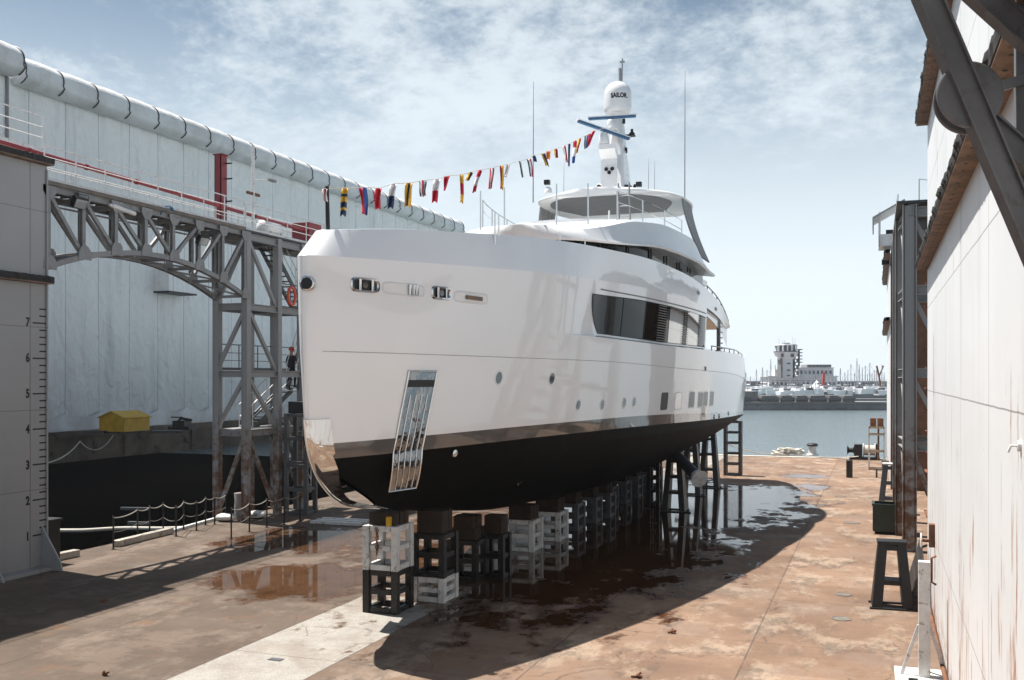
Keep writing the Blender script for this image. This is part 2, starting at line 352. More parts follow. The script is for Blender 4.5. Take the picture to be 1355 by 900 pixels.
# water
m = Nt('harbour_water'); h1 = m.noise(.55, 4, .6, .2, k=(1, 1.8, 1)); h2 = m.noise(2.6, 3, .6, k=(1, 2, 1))
m.set(Base_Color=(.17, .22, .24), Roughness=.06); m.bump(m.math('ADD', h1, m.math('MULTIPLY', h2, .4)), .30, .6); M['sea'] = m.mat
m = Nt('matt_black_basin'); m.set(Base_Color=(.0006, .0006, .0006), Roughness=1.0, Specular_IOR_Level=0.0); M['basin'] = m.mat  # plain matt black surface without any reflection

# white wing wall steel: seams, rust streaks
def wing_mat(name, base, rustamt, seam_y, seam_h):
    m = Nt(name); x, y, z = m.xyz()
    n = m.noise(.35, 5, .6); col = m.mix(m.ramp(n, .3, .7), tuple(c*.92 for c in base), base)
    # vertical streaks: a noise pulled long in z, narrow along y; stronger low down
    st = m.noise(1.0, 6, .7, .15, k=(2, 3.6, .26)); brk = m.noise(1.6, 4, .6, k=(1, 1.2, .5))
    low = m.ramp(z, .0, 7.5, .075, -.02)
    s = m.ramp(m.math('ADD', m.math('ADD', m.math('MULTIPLY', st, .62), m.math('MULTIPLY', brk, .38)), low), .572, .63, 0, rustamt); s = m.math('MULTIPLY', s, m.ramp(m.noise(.5, 2, .5, k=(1, 1, .35)), .44, .56, .12, 1))
    col = m.mix(s, col, (.32, .13, .05))
    pit = m.math('MULTIPLY', m.ramp(m.vor(2.1), .02, .06, 1, 0), m.ramp(m.noise(.9, 3), .5, .6)); col = m.mix(m.math('MULTIPLY', pit, rustamt), col, (.15, .06, .03))
    dirt = m.noise(1.0, 4, .6, k=(1.5, 1.5, .12)); col = m.mix(m.ramp(dirt, .5, .8, 0, .35), col, tuple(c*.62 for c in base))
    foot = m.math('MULTIPLY', m.ramp(z, .0, 1.1, 1, 0), m.ramp(m.noise(2.4, 6, .7), .42, .62)); col = m.mix(m.math('MULTIPLY', foot, rustamt), col, (.26, .12, .06))
    seam = None
    for c_ in seam_y:
        b = m.band(m.math('ADD', y, m.math('MULTIPLY', m.noise(.6, 2), .02)), c_, .018); seam = b if seam is None else m.math('MAXIMUM', seam, b)
    for c_ in seam_h: seam = m.math('MAXIMUM', seam, m.band(m.math('ADD', z, m.math('MULTIPLY', m.noise(2, 3), .03)), c_, .010))
    col = m.mix(m.math('MULTIPLY', seam, .65), col, (.12, .10, .09))
    m.set(Base_Color=col, Roughness=.48); wav = m.noise(.45, 3, .5)
    m.bump(m.math('SUBTRACT', m.math('MULTIPLY', wav, .8), m.math('MULTIPLY', seam, .1)), .10, .28); return m.mat
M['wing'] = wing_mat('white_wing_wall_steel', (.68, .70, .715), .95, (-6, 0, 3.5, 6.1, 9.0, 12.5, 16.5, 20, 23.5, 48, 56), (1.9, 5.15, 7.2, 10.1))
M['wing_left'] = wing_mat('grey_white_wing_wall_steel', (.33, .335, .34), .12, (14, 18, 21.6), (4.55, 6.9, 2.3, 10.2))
M['wing_end'] = simple('rust_brown_end_plate', (.17, .085, .05), .8, 0, .3, 1.2, grime=((.06, .035, .02), .8))

# tarpaulin of the big shed
m = Nt('white_pvc_tarpaulin'); x, y, z = m.xyz()
n = m.noise(.12, 4, .6, .4); fold = m.noise(.55, 2, .5, .3, k=(1, 1.4, .12)); cr = m.noise(.9, 3, .5, .6, k=(1, 1, .75))
col = m.mix(m.ramp(n, .3, .7), (.90, .885, .865), (.83, .82, .80))
st = m.noise(.7, 4, .6, .2, k=(1, 1.0, .07)); col = m.mix(m.ramp(st, .54, .74, 0, .45), col, (.42, .43, .45))
botm = m.math('MULTIPLY', m.ramp(z, 1.5, 13, .5, 0), m.ramp(m.noise(.5, 6, .65, .4, k=(1, 1, .25)), .25, .55, .55, 1)); col = m.mix(botm, col, (.30, .31, .32))  # shade towards the shed foot painted into the colour, with some dirt
sm = m.math('ABSOLUTE', m.math('SUBTRACT', m.math('FRACT', m.math('DIVIDE', m.math('SUBTRACT', y, 64.6), 3.76)), .5)); seam = m.math('GREATER_THAN', sm, .490)
col = m.mix(m.math('MULTIPLY', seam, .6), col, (.16, .165, .18))
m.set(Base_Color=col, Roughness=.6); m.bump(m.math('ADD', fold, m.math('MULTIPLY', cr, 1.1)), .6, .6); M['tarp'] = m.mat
m = Nt('white_pvc_roof_roll'); n = m.noise(.35, 5, .6, .5); lows = m.noise(1.2, 4, .6, .3)
col = m.mix(m.ramp(n, .35, .7), (.74, .74, .74), (.58, .57, .56)); m.set(Base_Color=col, Roughness=.6); m.bump(lows, .2, .5); M['roll'] = m.mat
# ---------------------------------------------------------------- the setting
def plane(name, x0, x1, y0, y1, z, mat, kind='structure', nx=1, ny=1):
    b = MB(); b.grid([[Vector((x0+(x1-x0)*i/nx, y0+(y1-y0)*j/ny, z)) for i in range(nx+1)] for j in range(ny+1)])
    return tag(b.build(name, mat), kind=kind)
plane('sea', -6000, 6000, -3000, 9000, -1.5, M['sea'])
plane('basin', -62, -23.6, -60, 75, -1.45, M['basin'])
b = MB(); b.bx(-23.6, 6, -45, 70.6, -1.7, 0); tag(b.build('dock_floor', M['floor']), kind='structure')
b = MB(); b.bx(-23.6, 6, 70.6, 71.1, -1.7, .035); tag(b.build('dock_edge', simple('pale_edge_concrete', (.55, .52, .47), .8, 0, .1, 3)), kind='structure')
b = MB(); b.bx(-420, -62, -80, 260, -3, 1.0); b.bx(-62.3, -61.8, -80, 260, .55, 1.02)
for k in range(12): b.bx(-62.02, -61.75, 52+k*9.1, 52.5+k*9.1, -1.4, .55)
tag(b.build('quay', M['concrete_dark']), kind='structure')

b = MB(); b.bx(-1500, 1500, -70, 1200, -2.5, 60); hz_ = Nt('sea_haze'); hz_.n.remove(hz_.b); pv = hz_.n.new('ShaderNodeVolumePrincipled'); pv.inputs['Density'].default_value = .00018; pv.inputs['Color'].default_value = (.88, .93, 1, 1); pv.inputs['Anisotropy'].default_value = .3
hz_.l.new(pv.outputs[0], hz_.n['Material Output'].inputs['Volume']); tag(b.build('haze', hz_.mat), kind='stuff')
# wing walls of the dock
def ledge(par, x, sgn, y0, y1, z, seed):
    rnd = random.Random(seed)
    b = MB(); w = .26
    xs = sorted((x, x+sgn*w)); b.bx(xs[0], xs[1], y0, y1, z, z+.05)
    b.bx(*sorted((x+sgn*(w-.03), x+sgn*w)), y0, y1, z+.05, z+.2)
    o = b.build('ledge', M['ledge'], par)
    b = MB(); n = int((y1-y0)/.45)
    for i in range(n):
        b.lathe((x+sgn*.14, y0+.2+i*.45, z-.006), [(.022, 0), (.022, .01)], 8)
    b.build('bolt_hole', M['black'], o)
    b = MB(); rows = []; n = int((y1-y0)/.09)
    for i in range(n+1):
        yy = y0+(y1-y0)*i/n; j = lambda a: rnd.uniform(-a, a)
        e = .05*max(0, rnd.gauss(0, 1)); rows.append([Vector((x+sgn*q, yy, z+h)) for q, h in ((.01, .2), (.01, .215+j(.01)), (w*.6, .225+j(.015)), (w+.012+e*.3, .20+j(.02)), (w+.02+e*.4+j(.01), .11+j(.025)), (w+.01, .03))])
    b.grid(rows); b.build('fender_rubber', M['rubber'], par)
def wing_wall(name, label, face, sgn, y0, y1, mat, top=11.5, mid=8.15, end_mat=None, seed=1):
    r = thing(name, (face-sgn*1.6, y0, 0), label, 'dock wall')
    xs = sorted((face, face-sgn*3.2)); b = MB(); b.bx(xs[0], xs[1], y0, y1, 0, top); b.build('wall', mat, r)
    if end_mat: b = MB(); b.bx(xs[0]+.02, xs[1]-.02, y0-.03, y0-.003, 0, top-.02); b.build('end_plate', end_mat, r)
    ledge(r, face, sgn, y0, y1, top, seed); ledge(r, face, sgn, y0, y1, mid, seed+5)
    return r
wr = wing_wall('wing_wall', 'tall white steel dock wall with rust streaks filling the right side', 1.2, -1, -40, 26.9, M['wing'], 11.75, seed=3)
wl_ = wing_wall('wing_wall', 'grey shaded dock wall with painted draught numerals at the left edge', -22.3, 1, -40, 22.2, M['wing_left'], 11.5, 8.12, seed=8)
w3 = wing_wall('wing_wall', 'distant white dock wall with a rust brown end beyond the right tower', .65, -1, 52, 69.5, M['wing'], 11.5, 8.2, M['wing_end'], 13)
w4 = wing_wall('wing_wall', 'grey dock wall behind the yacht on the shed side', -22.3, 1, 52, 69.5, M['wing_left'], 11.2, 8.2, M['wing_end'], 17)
# foot bracket of left wall
b = MB(); b.plate([(-22.29, 22.0, 0), (-21.55, 22.0, 0), (-21.6, 22.0, .25), (-22.29, 22.0, 1.25)], .05, (0, 1, 0)); b.plate([(-22.29, 20.2, 0), (-21.75, 20.2, 0), (-22.29, 20.2, .9)], .05, (0, 1, 0)); b.bx(-22.29, -21.9, 14, 22.2, 0, .1)
b.build('foot_bracket', M['wing_left'], wl_)
b = MB(); b.bx(-23.2, -22.6, 22.4, 23.0, 0, 1.25); b.bx(-23.25, -22.55, 22.35, 23.05, 1.25, 1.32); tag(b.build('oil_drum_box', M['black'], bev=.02), 'small dark box behind the left wall foot bracket', 'box')
# draught marks
b = MB()
for i in range(5, 38):
    h = i*.2; L = .5 if i % 5 == 0 else .26
    b.bx(-22.30, -22.293, 22.2-.02-L*1.0, 22.2-.02, h-.02, h+.02)
b.build('draught_tick', M['black'], wl_)
def text_mesh(name, s, size, mat, parent, place, sx=1.0, ext=.004, bold=.012):
    cu = bpy.data.curves.new(name, 'FONT'); cu.body = s; cu.size = size; cu.extrude = ext; cu.offset = bold*size; cu.align_x = 'CENTER'; cu.align_y = 'CENTER'
    t = bpy.data.objects.new(name, cu); C.objects.link(t); dg = bpy.context.evaluated_depsgraph_get(); me = bpy.data.meshes.new_from_object(t.evaluated_get(dg))
    bpy.data.objects.remove(t); me.materials.clear(); me.materials.append(mat)
    for v in me.vertices: v.co = place(v.co.x*sx, v.co.y, v.co.z)
    o = bpy.data.objects.new(name, me); C.objects.link(o); o.parent = parent; o.matrix_parent_inverse = Matrix.Translation(-parent.location); return o
for n in range(1, 8):
    text_mesh('draught_numeral', str(n), .34, M['black'], wl_, lambda x, y, z, n=n: Vector((-22.292+z, 22.2-.70+x, n+y)), .75, bold=.03)
# weld seams and rivets as thin plates on left wall end
b = MB(); b.tube([(-22.27, 22.17, 0), (-22.27, 22.17, 11.4)], .03, 8); b.build('corner_bead', M['wing_left'], wl_)

# small fittings on the right wall
def on_right(px, py): return PXX(px, py, 1.2)
p = on_right(1237, 716)
r = thing('valve', p, 'rusty handwheel valve bolted to the right wall above the white post', 'valve')
b = MB(); b.tube([p+Vector((0, 0, 0)), p+Vector((-.28, 0, 0))], .035, 10); b.box(p+Vector((-.06, 0, .12)), (.12, .22, .5)); b.build('valve_body', M['rust'], r, smooth=40)
b = MB(); c = p+Vector((-.28, 0, 0)); b.tube([c+Vector((0, .15*cos(a), .15*sin(a))) for a in [2*pi*k/20 for k in range(21)]], .016, 6)
for k in range(5): b.tube([c, c+Vector((0, .15*cos(2*pi*k/5), .15*sin(2*pi*k/5)))], .011, 6)
b.build('handwheel', M['crate_white'], r, smooth=50)
b = MB(); p2 = on_right(1241, 755); b.tube([p2+Vector((-.03, 0, .3)), p2+Vector((-.12, 0, .25)), p2+Vector((-.12, 0, -.25)), p2+Vector((-.03, 0, -.3))], .025, 8)
tag(b.build('wall_bracket', M['rust'], smooth=50), 'short rusty pull bracket on the right wall below the handwheel', 'bracket')
p = on_right(1351, 590); b = MB(); b.tube([p+Vector((0, 0, 0)), p+Vector((-.08, 0, .0)), p+Vector((-.1, .02, -.06))], .012, 8); b.lathe(p, [(.05, 0), (.05, .03)], 12, axis=(-1, 0, 0))
tag(b.build('wall_hook', M['crate_white'], smooth=50), 'small pale hook on the right wall at the photo edge', 'hook')
# hatch seam pipe along the base
b = MB(); b.tube([(1.12, 6, .25), (1.12, 26.8, .25)], .04, 8); tag(b.build('pipe', M['rust'], smooth=50), 'thin rusty pipe running along the foot of the right wall', 'pipe')

# ---------------------------------------------------------------- the tarpaulin shed on the far quay
sh = thing('shed', (-63, 57.4, 1.0), 'huge white tarpaulin shed with a rolled eave behind the footbridge', 'shed')
b = MB(); rows = []
for i in range(0, 240):
    yy = 57.4+i*.37; rows.append([Vector((-63+.16*abs(sin((yy-60.84)*pi/3.76))**.7+.04*sin(yy*2.3+k*.9)+.02*sin(yy*5.4+k*2.3), yy, 1.0+27.6*k/12)) for k in range(13)])
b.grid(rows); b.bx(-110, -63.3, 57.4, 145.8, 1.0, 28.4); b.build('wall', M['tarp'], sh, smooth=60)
def roll(x, y0, n, step, par, zc=29.2):
    b = MB(); rows = []; tot = n*8
    for i in range(tot+1):
        yy = y0+i*step/8; f = abs(sin(pi*i/8)); ring = []
        for k in range(24):
            a = 2*pi*k/24; rx, rz = 1.35, 1.12
            ex = 1+.10*f**.7 if sin(a) > -.2 else 1-.04*f
            ring.append(Vector((x+rx*cos(a)*ex+(.25 if sin(a) < -.3 else 0), yy, zc+rz*sin(a)*ex)))
        rows.append(ring)
    b.grid(rows, closed=True); b.add(rows[0], [tuple(range(24))]); b.add(rows[-1], [tuple(range(24))])
    o = b.build('roof_roll', M['roll'], par, smooth=70)
    b = MB()
    for i in range(n+1):
        yy = y0+i*step
        b.tube([(x+1.40*cos(a)+(.25 if sin(a) < -.3 else 0), yy, zc+1.17*sin(a)) for a in [radians(-65+q*12) for q in range(19)]], .055, 6); b.cut()
    b.build_each('strap', M['grey_dark'], o, smooth=60)
roll(-62.7, 59.0, 23, 3.76, sh)
b = MB()
for i in range(23):
    y0 = 57.1+i*3.76; rows = []
    for q in range(9):
        t = q/8; rows.append([Vector((-62.75+.25*sin(pi*t)*s, y0+3.78*t, 1.05+1.5*s-.35*sin(pi*t)*s)) for s in (0, .5, 1)])
    b.grid(rows); b.cut()
b.build_each('hem_flap', M['roll'], sh, smooth=60)
s2 = thing('shed', (-61, 36, 1.0), 'nearer white tarpaulin shed end with a rolled eave at the left edge', 'shed')
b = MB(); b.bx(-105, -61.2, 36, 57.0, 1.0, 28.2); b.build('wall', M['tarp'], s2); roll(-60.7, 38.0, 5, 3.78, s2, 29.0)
b = MB(); b.tube([(-61.1, 57.0, 1), (-61.1, 57.0, 28.2)], .12, 6); b.build('corner_post', M['grey_steel'], s2)
p = PXX(228, 374, -62.6); b = MB(); b.bx(-63, -61.2, p.y-2.2, p.y+1.6, p.z-1.0, p.z+1.1); b.bx(-63, -61.1, p.y-2.3, p.y+1.7, p.z-1.15, p.z-1.0, 1)
tag(b.build('wall_box', [M['tarp'], M['black']]), 'grey box fitting on the shed wall under the footbridge', 'box')

# things on the quay
p = G(165, 560, 1.0); p.x = -59.8+0; 
def house(base, L, Wd, H, mats):
    r = thing('storage_hut', base, 'yellow ribbed hut with low gable roof on the quay', 'hut'); b = MB(); x, y, z = base
    b.bx(x-Wd/2, x+Wd/2, y-L/2, y+L/2, z+.15, z+H*.72)
    for k in range(13): b.bx(x-Wd/2+Wd*k/12-.03, x-Wd/2+Wd*k/12+.03, y-L/2-.03, y-L/2, z+.15, z+H*.72)
    for k in range(13): b.bx(x+Wd/2, x+Wd/2+.03, y-L/2+L*k/12-.03, y-L/2+L*k/12+.03, z+.15, z+H*.72)
    b.build('wall', mats, r)
    b = MB(); e = .15
    for s in (-1, 1):
        b.plate([(x+s*(Wd/2+e), y-L/2-e, z+H*.70), (x, y-L/2-e, z+H), (x, y+L/2+e, z+H), (x+s*(Wd/2+e), y+L/2+e, z+H*.70)], .06, (s*.5, 0, 1))
    b.plate([(x-Wd/2, y-L/2, z+H*.7), (x+Wd/2, y-L/2, z+H*.7), (x, y-L/2, z+H)], .03, (0, 1, 0)); b.build('roof', mats, r)
    b = MB()
    for s in (-1, 1): b.bx(x+s*Wd*.28-.15, x+s*Wd*.28+.15, y-L/2, y+L/2, z, z+.15)
    b.build('skid', M['black'], r)
pp = P(165, 560, 80.5); house(Vector((pp.x, pp.y, 1.02)), 2.9, 2.4, 1.75, M['yellow'])
pp = P(242, 557, 86); b = MB(); x, y = pp.x, pp.y
b.bx(x-1.1, x+1.1, y-.6, y+.6, 1.0, 1.25); b.bx(x-.7, x+.5, y-.5, y+.5, 1.25, 1.75); b.tube([(x-.9, y, 1.3), (x-.2, y, 1.95), (x+.9, y, 1.8)], .12, 8); b.tube([(x-1, y-.3, 2.05), (x+.2, y-.3, 2.05)], .05)
tag(b.build('capstan_machine', M['black'], smooth=40), 'low black machine on the quay edge right of the yellow hut', 'machine')
for q, (a, c, lab) in enumerate(((110, 137, 'low dark skid beside the yellow hut on the quay'), (195, 232, 'flat dark pallet between yellow hut and black machine'))):
    A = P(a, 571, 79); B_ = P(c, 571, 79); b = MB()
    for k in range(3): b.bar((A.x, A.y+k*.5, 1.12), (B_.x, B_.y+k*.5, 1.12), .12)
    b.bar((A.x, A.y+.5, 1.22), (B_.x, B_.y+.5, 1.22), 1.2, .06)
    tag(b.build('pallet', M['grey_dark']), lab, 'pallet')
# mooring rope sagging over the quay face and hoses afloat on the basin
def sag(a, b_, d, n=14): return [Vector(a).lerp(Vector(b_), i/n)-Vector((0, 0, d*4*(i/n)*(1-i/n))) for i in range(n+1)]
b = MB(); A = P(46, 613, 55); B1 = P(106, 584, 78); B2 = P(150, 576, 79); b.tube(sag(A, B1, .5)+sag(B1, B2, .9)[1:], .045, 6)
tag(b.build('mooring_rope', M['rope'], smooth=60), 'thin sagging rope from the left wall to the dark quay edge', 'rope')
b = MB(); a_ = G(46, 703, -1.38); c_ = G(290, 697, -1.38)
b.tube([a_.lerp(c_, i/20)+Vector((.25*sin(i*.5), .12*sin(i*.8), 0)) for i in range(21)], .09, 8)
tag(b.build('floating_hose', M['rope'], smooth=60), 'pale floating hose lying across the black basin', 'hose')
for lab, (x1, y1, x2, y2) in (('upper short grey spar afloat in the black basin', (160, 673, 198, 673.5)), ('lower short grey spar afloat in the black basin', (170, 692, 198, 693))):
    b = MB(); b.bar(G(x1, y1, -1.35), G(x2, y2, -1.35), .16, .14); tag(b.build('floating_spar', M['crate_grey']), lab, 'spar')

# ---------------------------------------------------------------- arched footbridge and stair tower, left
TX0, TX1 = -23.75, -22.4
def arch(y): return 8.45+1.05*(1-((y-26.9)/5.1)**2)
def rail_run(b, x, ys, z, h=1.0, rr=.022):
    for y in ys: b.tube([(x, y, z), (x, y, z+h)], rr*1.1, 6)
    for k in (.08, .38, .68, 1.0): b.tube([(x, ys[0], z+h*k), (x, ys[-1], z+h*k)], rr if k == 1 else rr*.75, 6)
    b.bar((x, ys[0], z+.05), (x, ys[-1], z+.05), .015, .1)
def linsp(a, b_, n): return [a+(b_-a)*i/(n-1) for i in range(n)]
br = thing('footbridge', (-23.1, 22.2, 11), 'grey steel arched truss footbridge leaving the left dock wall', 'footbridge')
ZD = 11.12
b = MB(); b.bx(TX0-.05, TX1+.1, 22.15, 31.75, ZD-.04, ZD); b.bx(TX1+.04, TX1+.12, 22.15, 31.75, ZD-.12, ZD-.0)
for k in range(26): b.bx(TX0, TX1, 22.3+k*.37, 22.36+k*.37, ZD-.12, ZD-.04)
b.build('deck', simple('weathered_deck_board', (.16, .14, .12), .8, 0, .2, 3), br)
ys = linsp(22.3, 31.8, 8)
for X in (TX1, TX0):
    b = MB(); b.ibar((X, 22.2, ZD-.22), (X, 31.8, ZD-.22), .14, .18)
    b.build('top_chord', M['grey_steel'], br)
    b = MB(); pts = [(X, y, arch(y)) for y in linsp(22.2, 32.0, 15)]
    for i in range(14): b.bar(pts[i], pts[i+1], .17, .16)
    b.build('arch_chord', M['grey_steel'], br)
    for i, y in enumerate(ys):
        b = MB(); b.ibar((X, y, arch(y)), (X, y, ZD-.3), .13, .13, .015, up=(1, 0, 0)); b.build('post', M['grey_steel'], br)
    for i in range(7):
        b = MB(); y0, y1 = ys[i], ys[i+1]
        if i < 4: b.bar((X, y0, ZD-.3), (X, y1, arch(y1)+.05), .10, .12)
        else: b.bar((X, y0, arch(y0)+.05), (X, y1, ZD-.3), .10, .12)
        b.build('brace', M['grey_steel'], br)
    for y in ys:
        b = MB()
        b.plate([(X+.09, y-.25, ZD-.14), (X+.09, y+.25, ZD-.14), (X+.09, y+.25, ZD-.32), (X+.09, y+.12, ZD-.50), (X+.09, y-.12, ZD-.50), (X+.09, y-.25, ZD-.32)], .02, (1, 0, 0)); b.cut()
        z = arch(y); b.plate([(X+.10, y-.26, z-.08), (X+.10, y+.26, z-.08), (X+.10, y+.22, z+.2), (X+.10, y+.12, z+.32), (X+.10, y-.14, z+.32), (X+.10, y-.24, z+.15)], .02, (1, 0, 0))
        b.build_each('gusset_plate', M['grey_steel'], br)
b = MB()
for i, y in enumerate(ys): b.bar((TX0, y, arch(y)), (TX1, y, arch(y)), .1); b.bar((TX0, y, ZD-.35), (TX1, y, ZD-.35), .1, .14)
for i in range(7): b.bar((TX0, ys[i], arch(ys[i])-.02), (TX1, ys[i+1], arch(ys[i+1])-.02), .06)
b.tube([(TX1-.5, 22.3, ZD-.6), (TX1-.5, 31.8, ZD-.6)], .03, 6); b.build('cross_member', M['grey_steel'], br)
for X, y1 in ((TX1, 31.8), (TX0, 31.8)):
    b = MB(); rail_run(b, X, linsp(22.2, y1, 9), ZD); b.build('handrail', M['rail_white'], br, smooth=60)
# guard rail on top of the left wall
b = MB(); rail_run(b, -22.36, linsp(10, 22.1, 9), 11.92); tag(b.build('guard_rail', M['rail_white'], smooth=60), 'white guard rail on top of the left dock wall', 'railing')
b = MB(); b.tube([(-22.75, 14, 12.15), (-22.75, 22, 11.95), (-22.75, 40, 11.62)], .065, 10)
for k in range(8): b.lathe((-22.75, 22+k*2.2, 11.95-.0183*k*2.2), [(.09, -.04), (.09, .04)], 12, axis=(0, 1, 0)); 
tag(b.build('fire_main', M['red'], smooth=50), 'long dark red pipe along the footbridge walkway', 'pipe')
for px, py, lab in ((105, 268, 'black floodlight hung under the near end of the footbridge'), (268, 318, 'small black floodlight hung beside the stair tower')):
    p = PXX(px, py, TX1+.15); r = thing('floodlight', p, lab, 'floodlight', 'floodlights under the footbridge')
    b = MB(); b.box(p, (.16, .52, .34)); b.build('housing', M['black'], r, bev=.02)
    b = MB(); b.box(p+Vector((.085, 0, -.02)), (.01, .44, .26)); b.build('lens', M['lamp_glass'], r)
    b = MB(); b.tube([p+Vector((0, -.28, 0)), p+Vector((0, -.28, .25)), p+Vector((0, .28, .25)), p+Vector((0, .28, 0))], .012, 6); b.build('bracket', M['black'], r)
    r.rotation_euler = (0, radians(25), 0)
p = PXX(222, 274, TX1+.1); b = MB(); b.tube([p+Vector((0, -.35, -.3)), p+Vector((0, -.15, 0)), p+Vector((0, .1, .05)), p+Vector((0, .3, -.08))], .02, 6); b.lathe(p+Vector((0, .3, -.1)), [(.03, 0), (.07, .1), (.07, .16), (.02, .2)], 10, axis=(0, -.8, .4))
tag(b.build('swan_neck_lamp', [M['blue_tape']], smooth=50), 'small swan neck lamp with a blue head on the footbridge rail', 'lamp')
b = MB(); p = PXX(165, 278, TX1+.08); b.tube([p+Vector((0, -.55, .05)), p+Vector((0, .45, -.05))], .075, 10); b.tube([p+Vector((0, -.68, .06)), p+Vector((0, -.55, .05))], .05, 8)
tag(b.build('tube_light', M['rail_white'], smooth=50), 'white tube light fixed low on the footbridge rail', 'lamp')

tw = thing('stair_tower', (-23.1, 34, 0), 'grey steel stair tower with rusty feet beside the yacht bow', 'tower')
tys = (32.0, 34.1, 35.85)
rustw = Nt('grey_steel_rusting_low'); x, y, z = rustw.xyz(); n = rustw.noise(3, 7, .7)
lowr = rustw.ramp(rustw.math('ADD', z, rustw.math('MULTIPLY', n, 7)), 5.2, 7.6, 1, 0)
rustw.set(Base_Color=rustw.mix(rustw.math('MULTIPLY', lowr, rustw.ramp(rustw.noise(2.2, 6, .7), .38, .56)), (.28, .283, .286), (.13, .06, .03)), Roughness=.6); RW = rustw.mat
for X in (TX1-.05, TX0):
    for y in tys:
        b = MB(); b.ibar((X, y, 0), (X, y, 10.98), .26, .26, .03, up=(1, 0, 0)); b.bx(X-.11, X+.11, y-.11, y+.11, 0.01, 10.9)
        b.bx(X-.22, X+.22, y-.22, y+.22, 0.004, .04); b.build('post', RW, tw)
levels = (3.35, 5.6, 8.15, 10.82)
for z in levels:
    for X in (TX1-.05, TX0):
        for a, c in ((32.13, 33.97), (34.23, 35.72)):
            b = MB(); b.ibar((X, a, z), (X, c, z), .2, .26, .03); b.build('beam', RW, tw)
    for y in tys:
        b = MB(); b.ibar((TX0+.13, y, z-.002), (TX1-.18, y, z-.002), .18, .24, .03); b.build('beam', RW, tw)
for (z0, z1) in ((.2, 3.2), (3.5, 5.45), (5.75, 8.0), (8.3, 10.65)):
    for X in (TX1-.05,):
        for (a, c) in ((32.15, 33.95), (34.0, 32.1)):
            if a > c: continue
            b = MB(); b.bar((X, c, z0), (X, a, z1), .12, .14); b.build('brace', RW, tw)
    b = MB(); b.bar((TX0, 31.98, z0), (TX1-.1, 31.98, z1), .12, .14); b.build('brace', RW, tw)
def flight(x, w, ya, za, yb, zb, n):
    b = MB()
    for s in (-1, 1): b.bar((x+s*w/2, ya, za), (x+s*w/2, yb, zb), .04, .2)
    o = b.build('stair_flight', M['crate_grey'], tw); b = MB()
    for i in range(n): t = (i+.5)/n; b.bx(x-w/2, x+w/2, ya+(yb-ya)*t-.13, ya+(yb-ya)*t+.13, za+(zb-za)*t-.015, za+(zb-za)*t+.015); b.cut()
    b.build_each('tread', M['grey_dark'], o); b = MB()
    for s in (-1, 1):
        for h in (.5, 1.0): b.tube([(x+s*w/2, ya, za+h), (x+s*w/2, yb, zb+h)], .02, 6)
        for t in (0, .33, .67, 1): b.tube([(x+s*w/2, ya+(yb-ya)*t, za+(zb-za)*t), (x+s*w/2, ya+(yb-ya)*t, za+(zb-za)*t+1)], .018, 6)
    b.build('stair_rail', M['rail_white'], o)
flight(-23.3, .62, 33.2, 3.4, 36.0, 4.93, 8); flight(-22.75, .5, 35.6, 5.0, 37.3, 8.1, 12); flight(-23.3, .6, 37.2, 8.2, 34.4, 10.95, 14); flight(-22.9, .55, 36.9, .6, 34.6, 3.4, 12)
for (y0, y1, z) in ((35.3, 37.2, 4.93), (32.1, 34.3, 3.5), (35.9, 37.6, 8.15), (32.0, 34.0, 8.3)):
    b = MB(); b.bx(TX0+.15, TX1-.2, y0, y1, z-.04, z); b.build('landing', RW, tw)
b = MB(); b.bx(TX0-.1, TX1+.06, 31.85, 52, 10.99, 11.06); b.build('deck', M['grey_dark'], tw)
b = MB(); b.ibar((TX1-.05, 36, 10.84), (TX1-.05, 52, 10.84), .2, .26, .03); b.ibar((TX0, 36, 10.84), (TX0, 52, 10.84), .2, .26, .03); b.build('deck_girder', M['grey_steel'], tw)
b = MB(); rail_run(b, TX1, linsp(31.9, 39.0, 6), 11.06); rail_run(b, TX0, linsp(31.9, 39.0, 6), 11.06); b.build('handrail', M['rail_white'], tw, smooth=60)
b = MB(); rail_run(b, TX1-.1, linsp(34.1, 37.2, 4), 8.25); rail_run(b, TX0, linsp(32.1, 37.2, 5), 5.75); b.build('guard_rail', M['crate_grey'], tw, smooth=60)
# on the tower
p = PXX(292, 298, -23.9); r = thing('steel_column', (p.x, p.y, 11.06), 'tall dark red steel column rising from the walkway', 'column')
h1 = (EYE+(500-206)/FPX*(p.x/ray(292, 298).x)); b = MB(); b.ibar((p.x, p.y, 11.0), (p.x, p.y, h1), .38, .30, .03, up=(1, 0, 0)); b.bx(p.x-.22, p.x+.22, p.y-.2, p.y+.2, h1, h1+.04); b.bx(p.x-.15, p.x+.15, p.y-.19, p.y-.16, 11.0, h1); b.build('shaft', M['red'], r)
b = MB()
for z in (h1-.3, h1-.9, 12.3): b.tube([(p.x+.1, p.y+.1, z), (p.x+.45, p.y+.1, z)], .03, 6)
b.build('step_peg', M['black'], r)
p = PXX(408, 300, -22.9); b = MB(); b.bx(p.x-.5, p.x+.35, p.y-.5, p.y+.5, 11.07, 12.05); r = tag(b.build('cabinet', M['red'], bev=.015), 'dark red cabinet at the far end of the walkway', 'cabinet')
p = PXX(357, 300, -22.95)
r = thing('life_raft', (p.x, p.y, 11.07), 'white rounded liferaft canister on the tower walkway', 'liferaft')
b = MB(); b.tube([(p.x, p.y-.62, 11.45), (p.x, p.y-.58, 11.45), (p.x, p.y-.45, 11.45), (p.x, p.y+.45, 11.45), (p.x, p.y+.58, 11.45), (p.x, p.y+.62, 11.45)], [.05, .22, .34, .34, .22, .05], 20); b.build('canister', M['yacht_white_soft'], r, smooth=60)
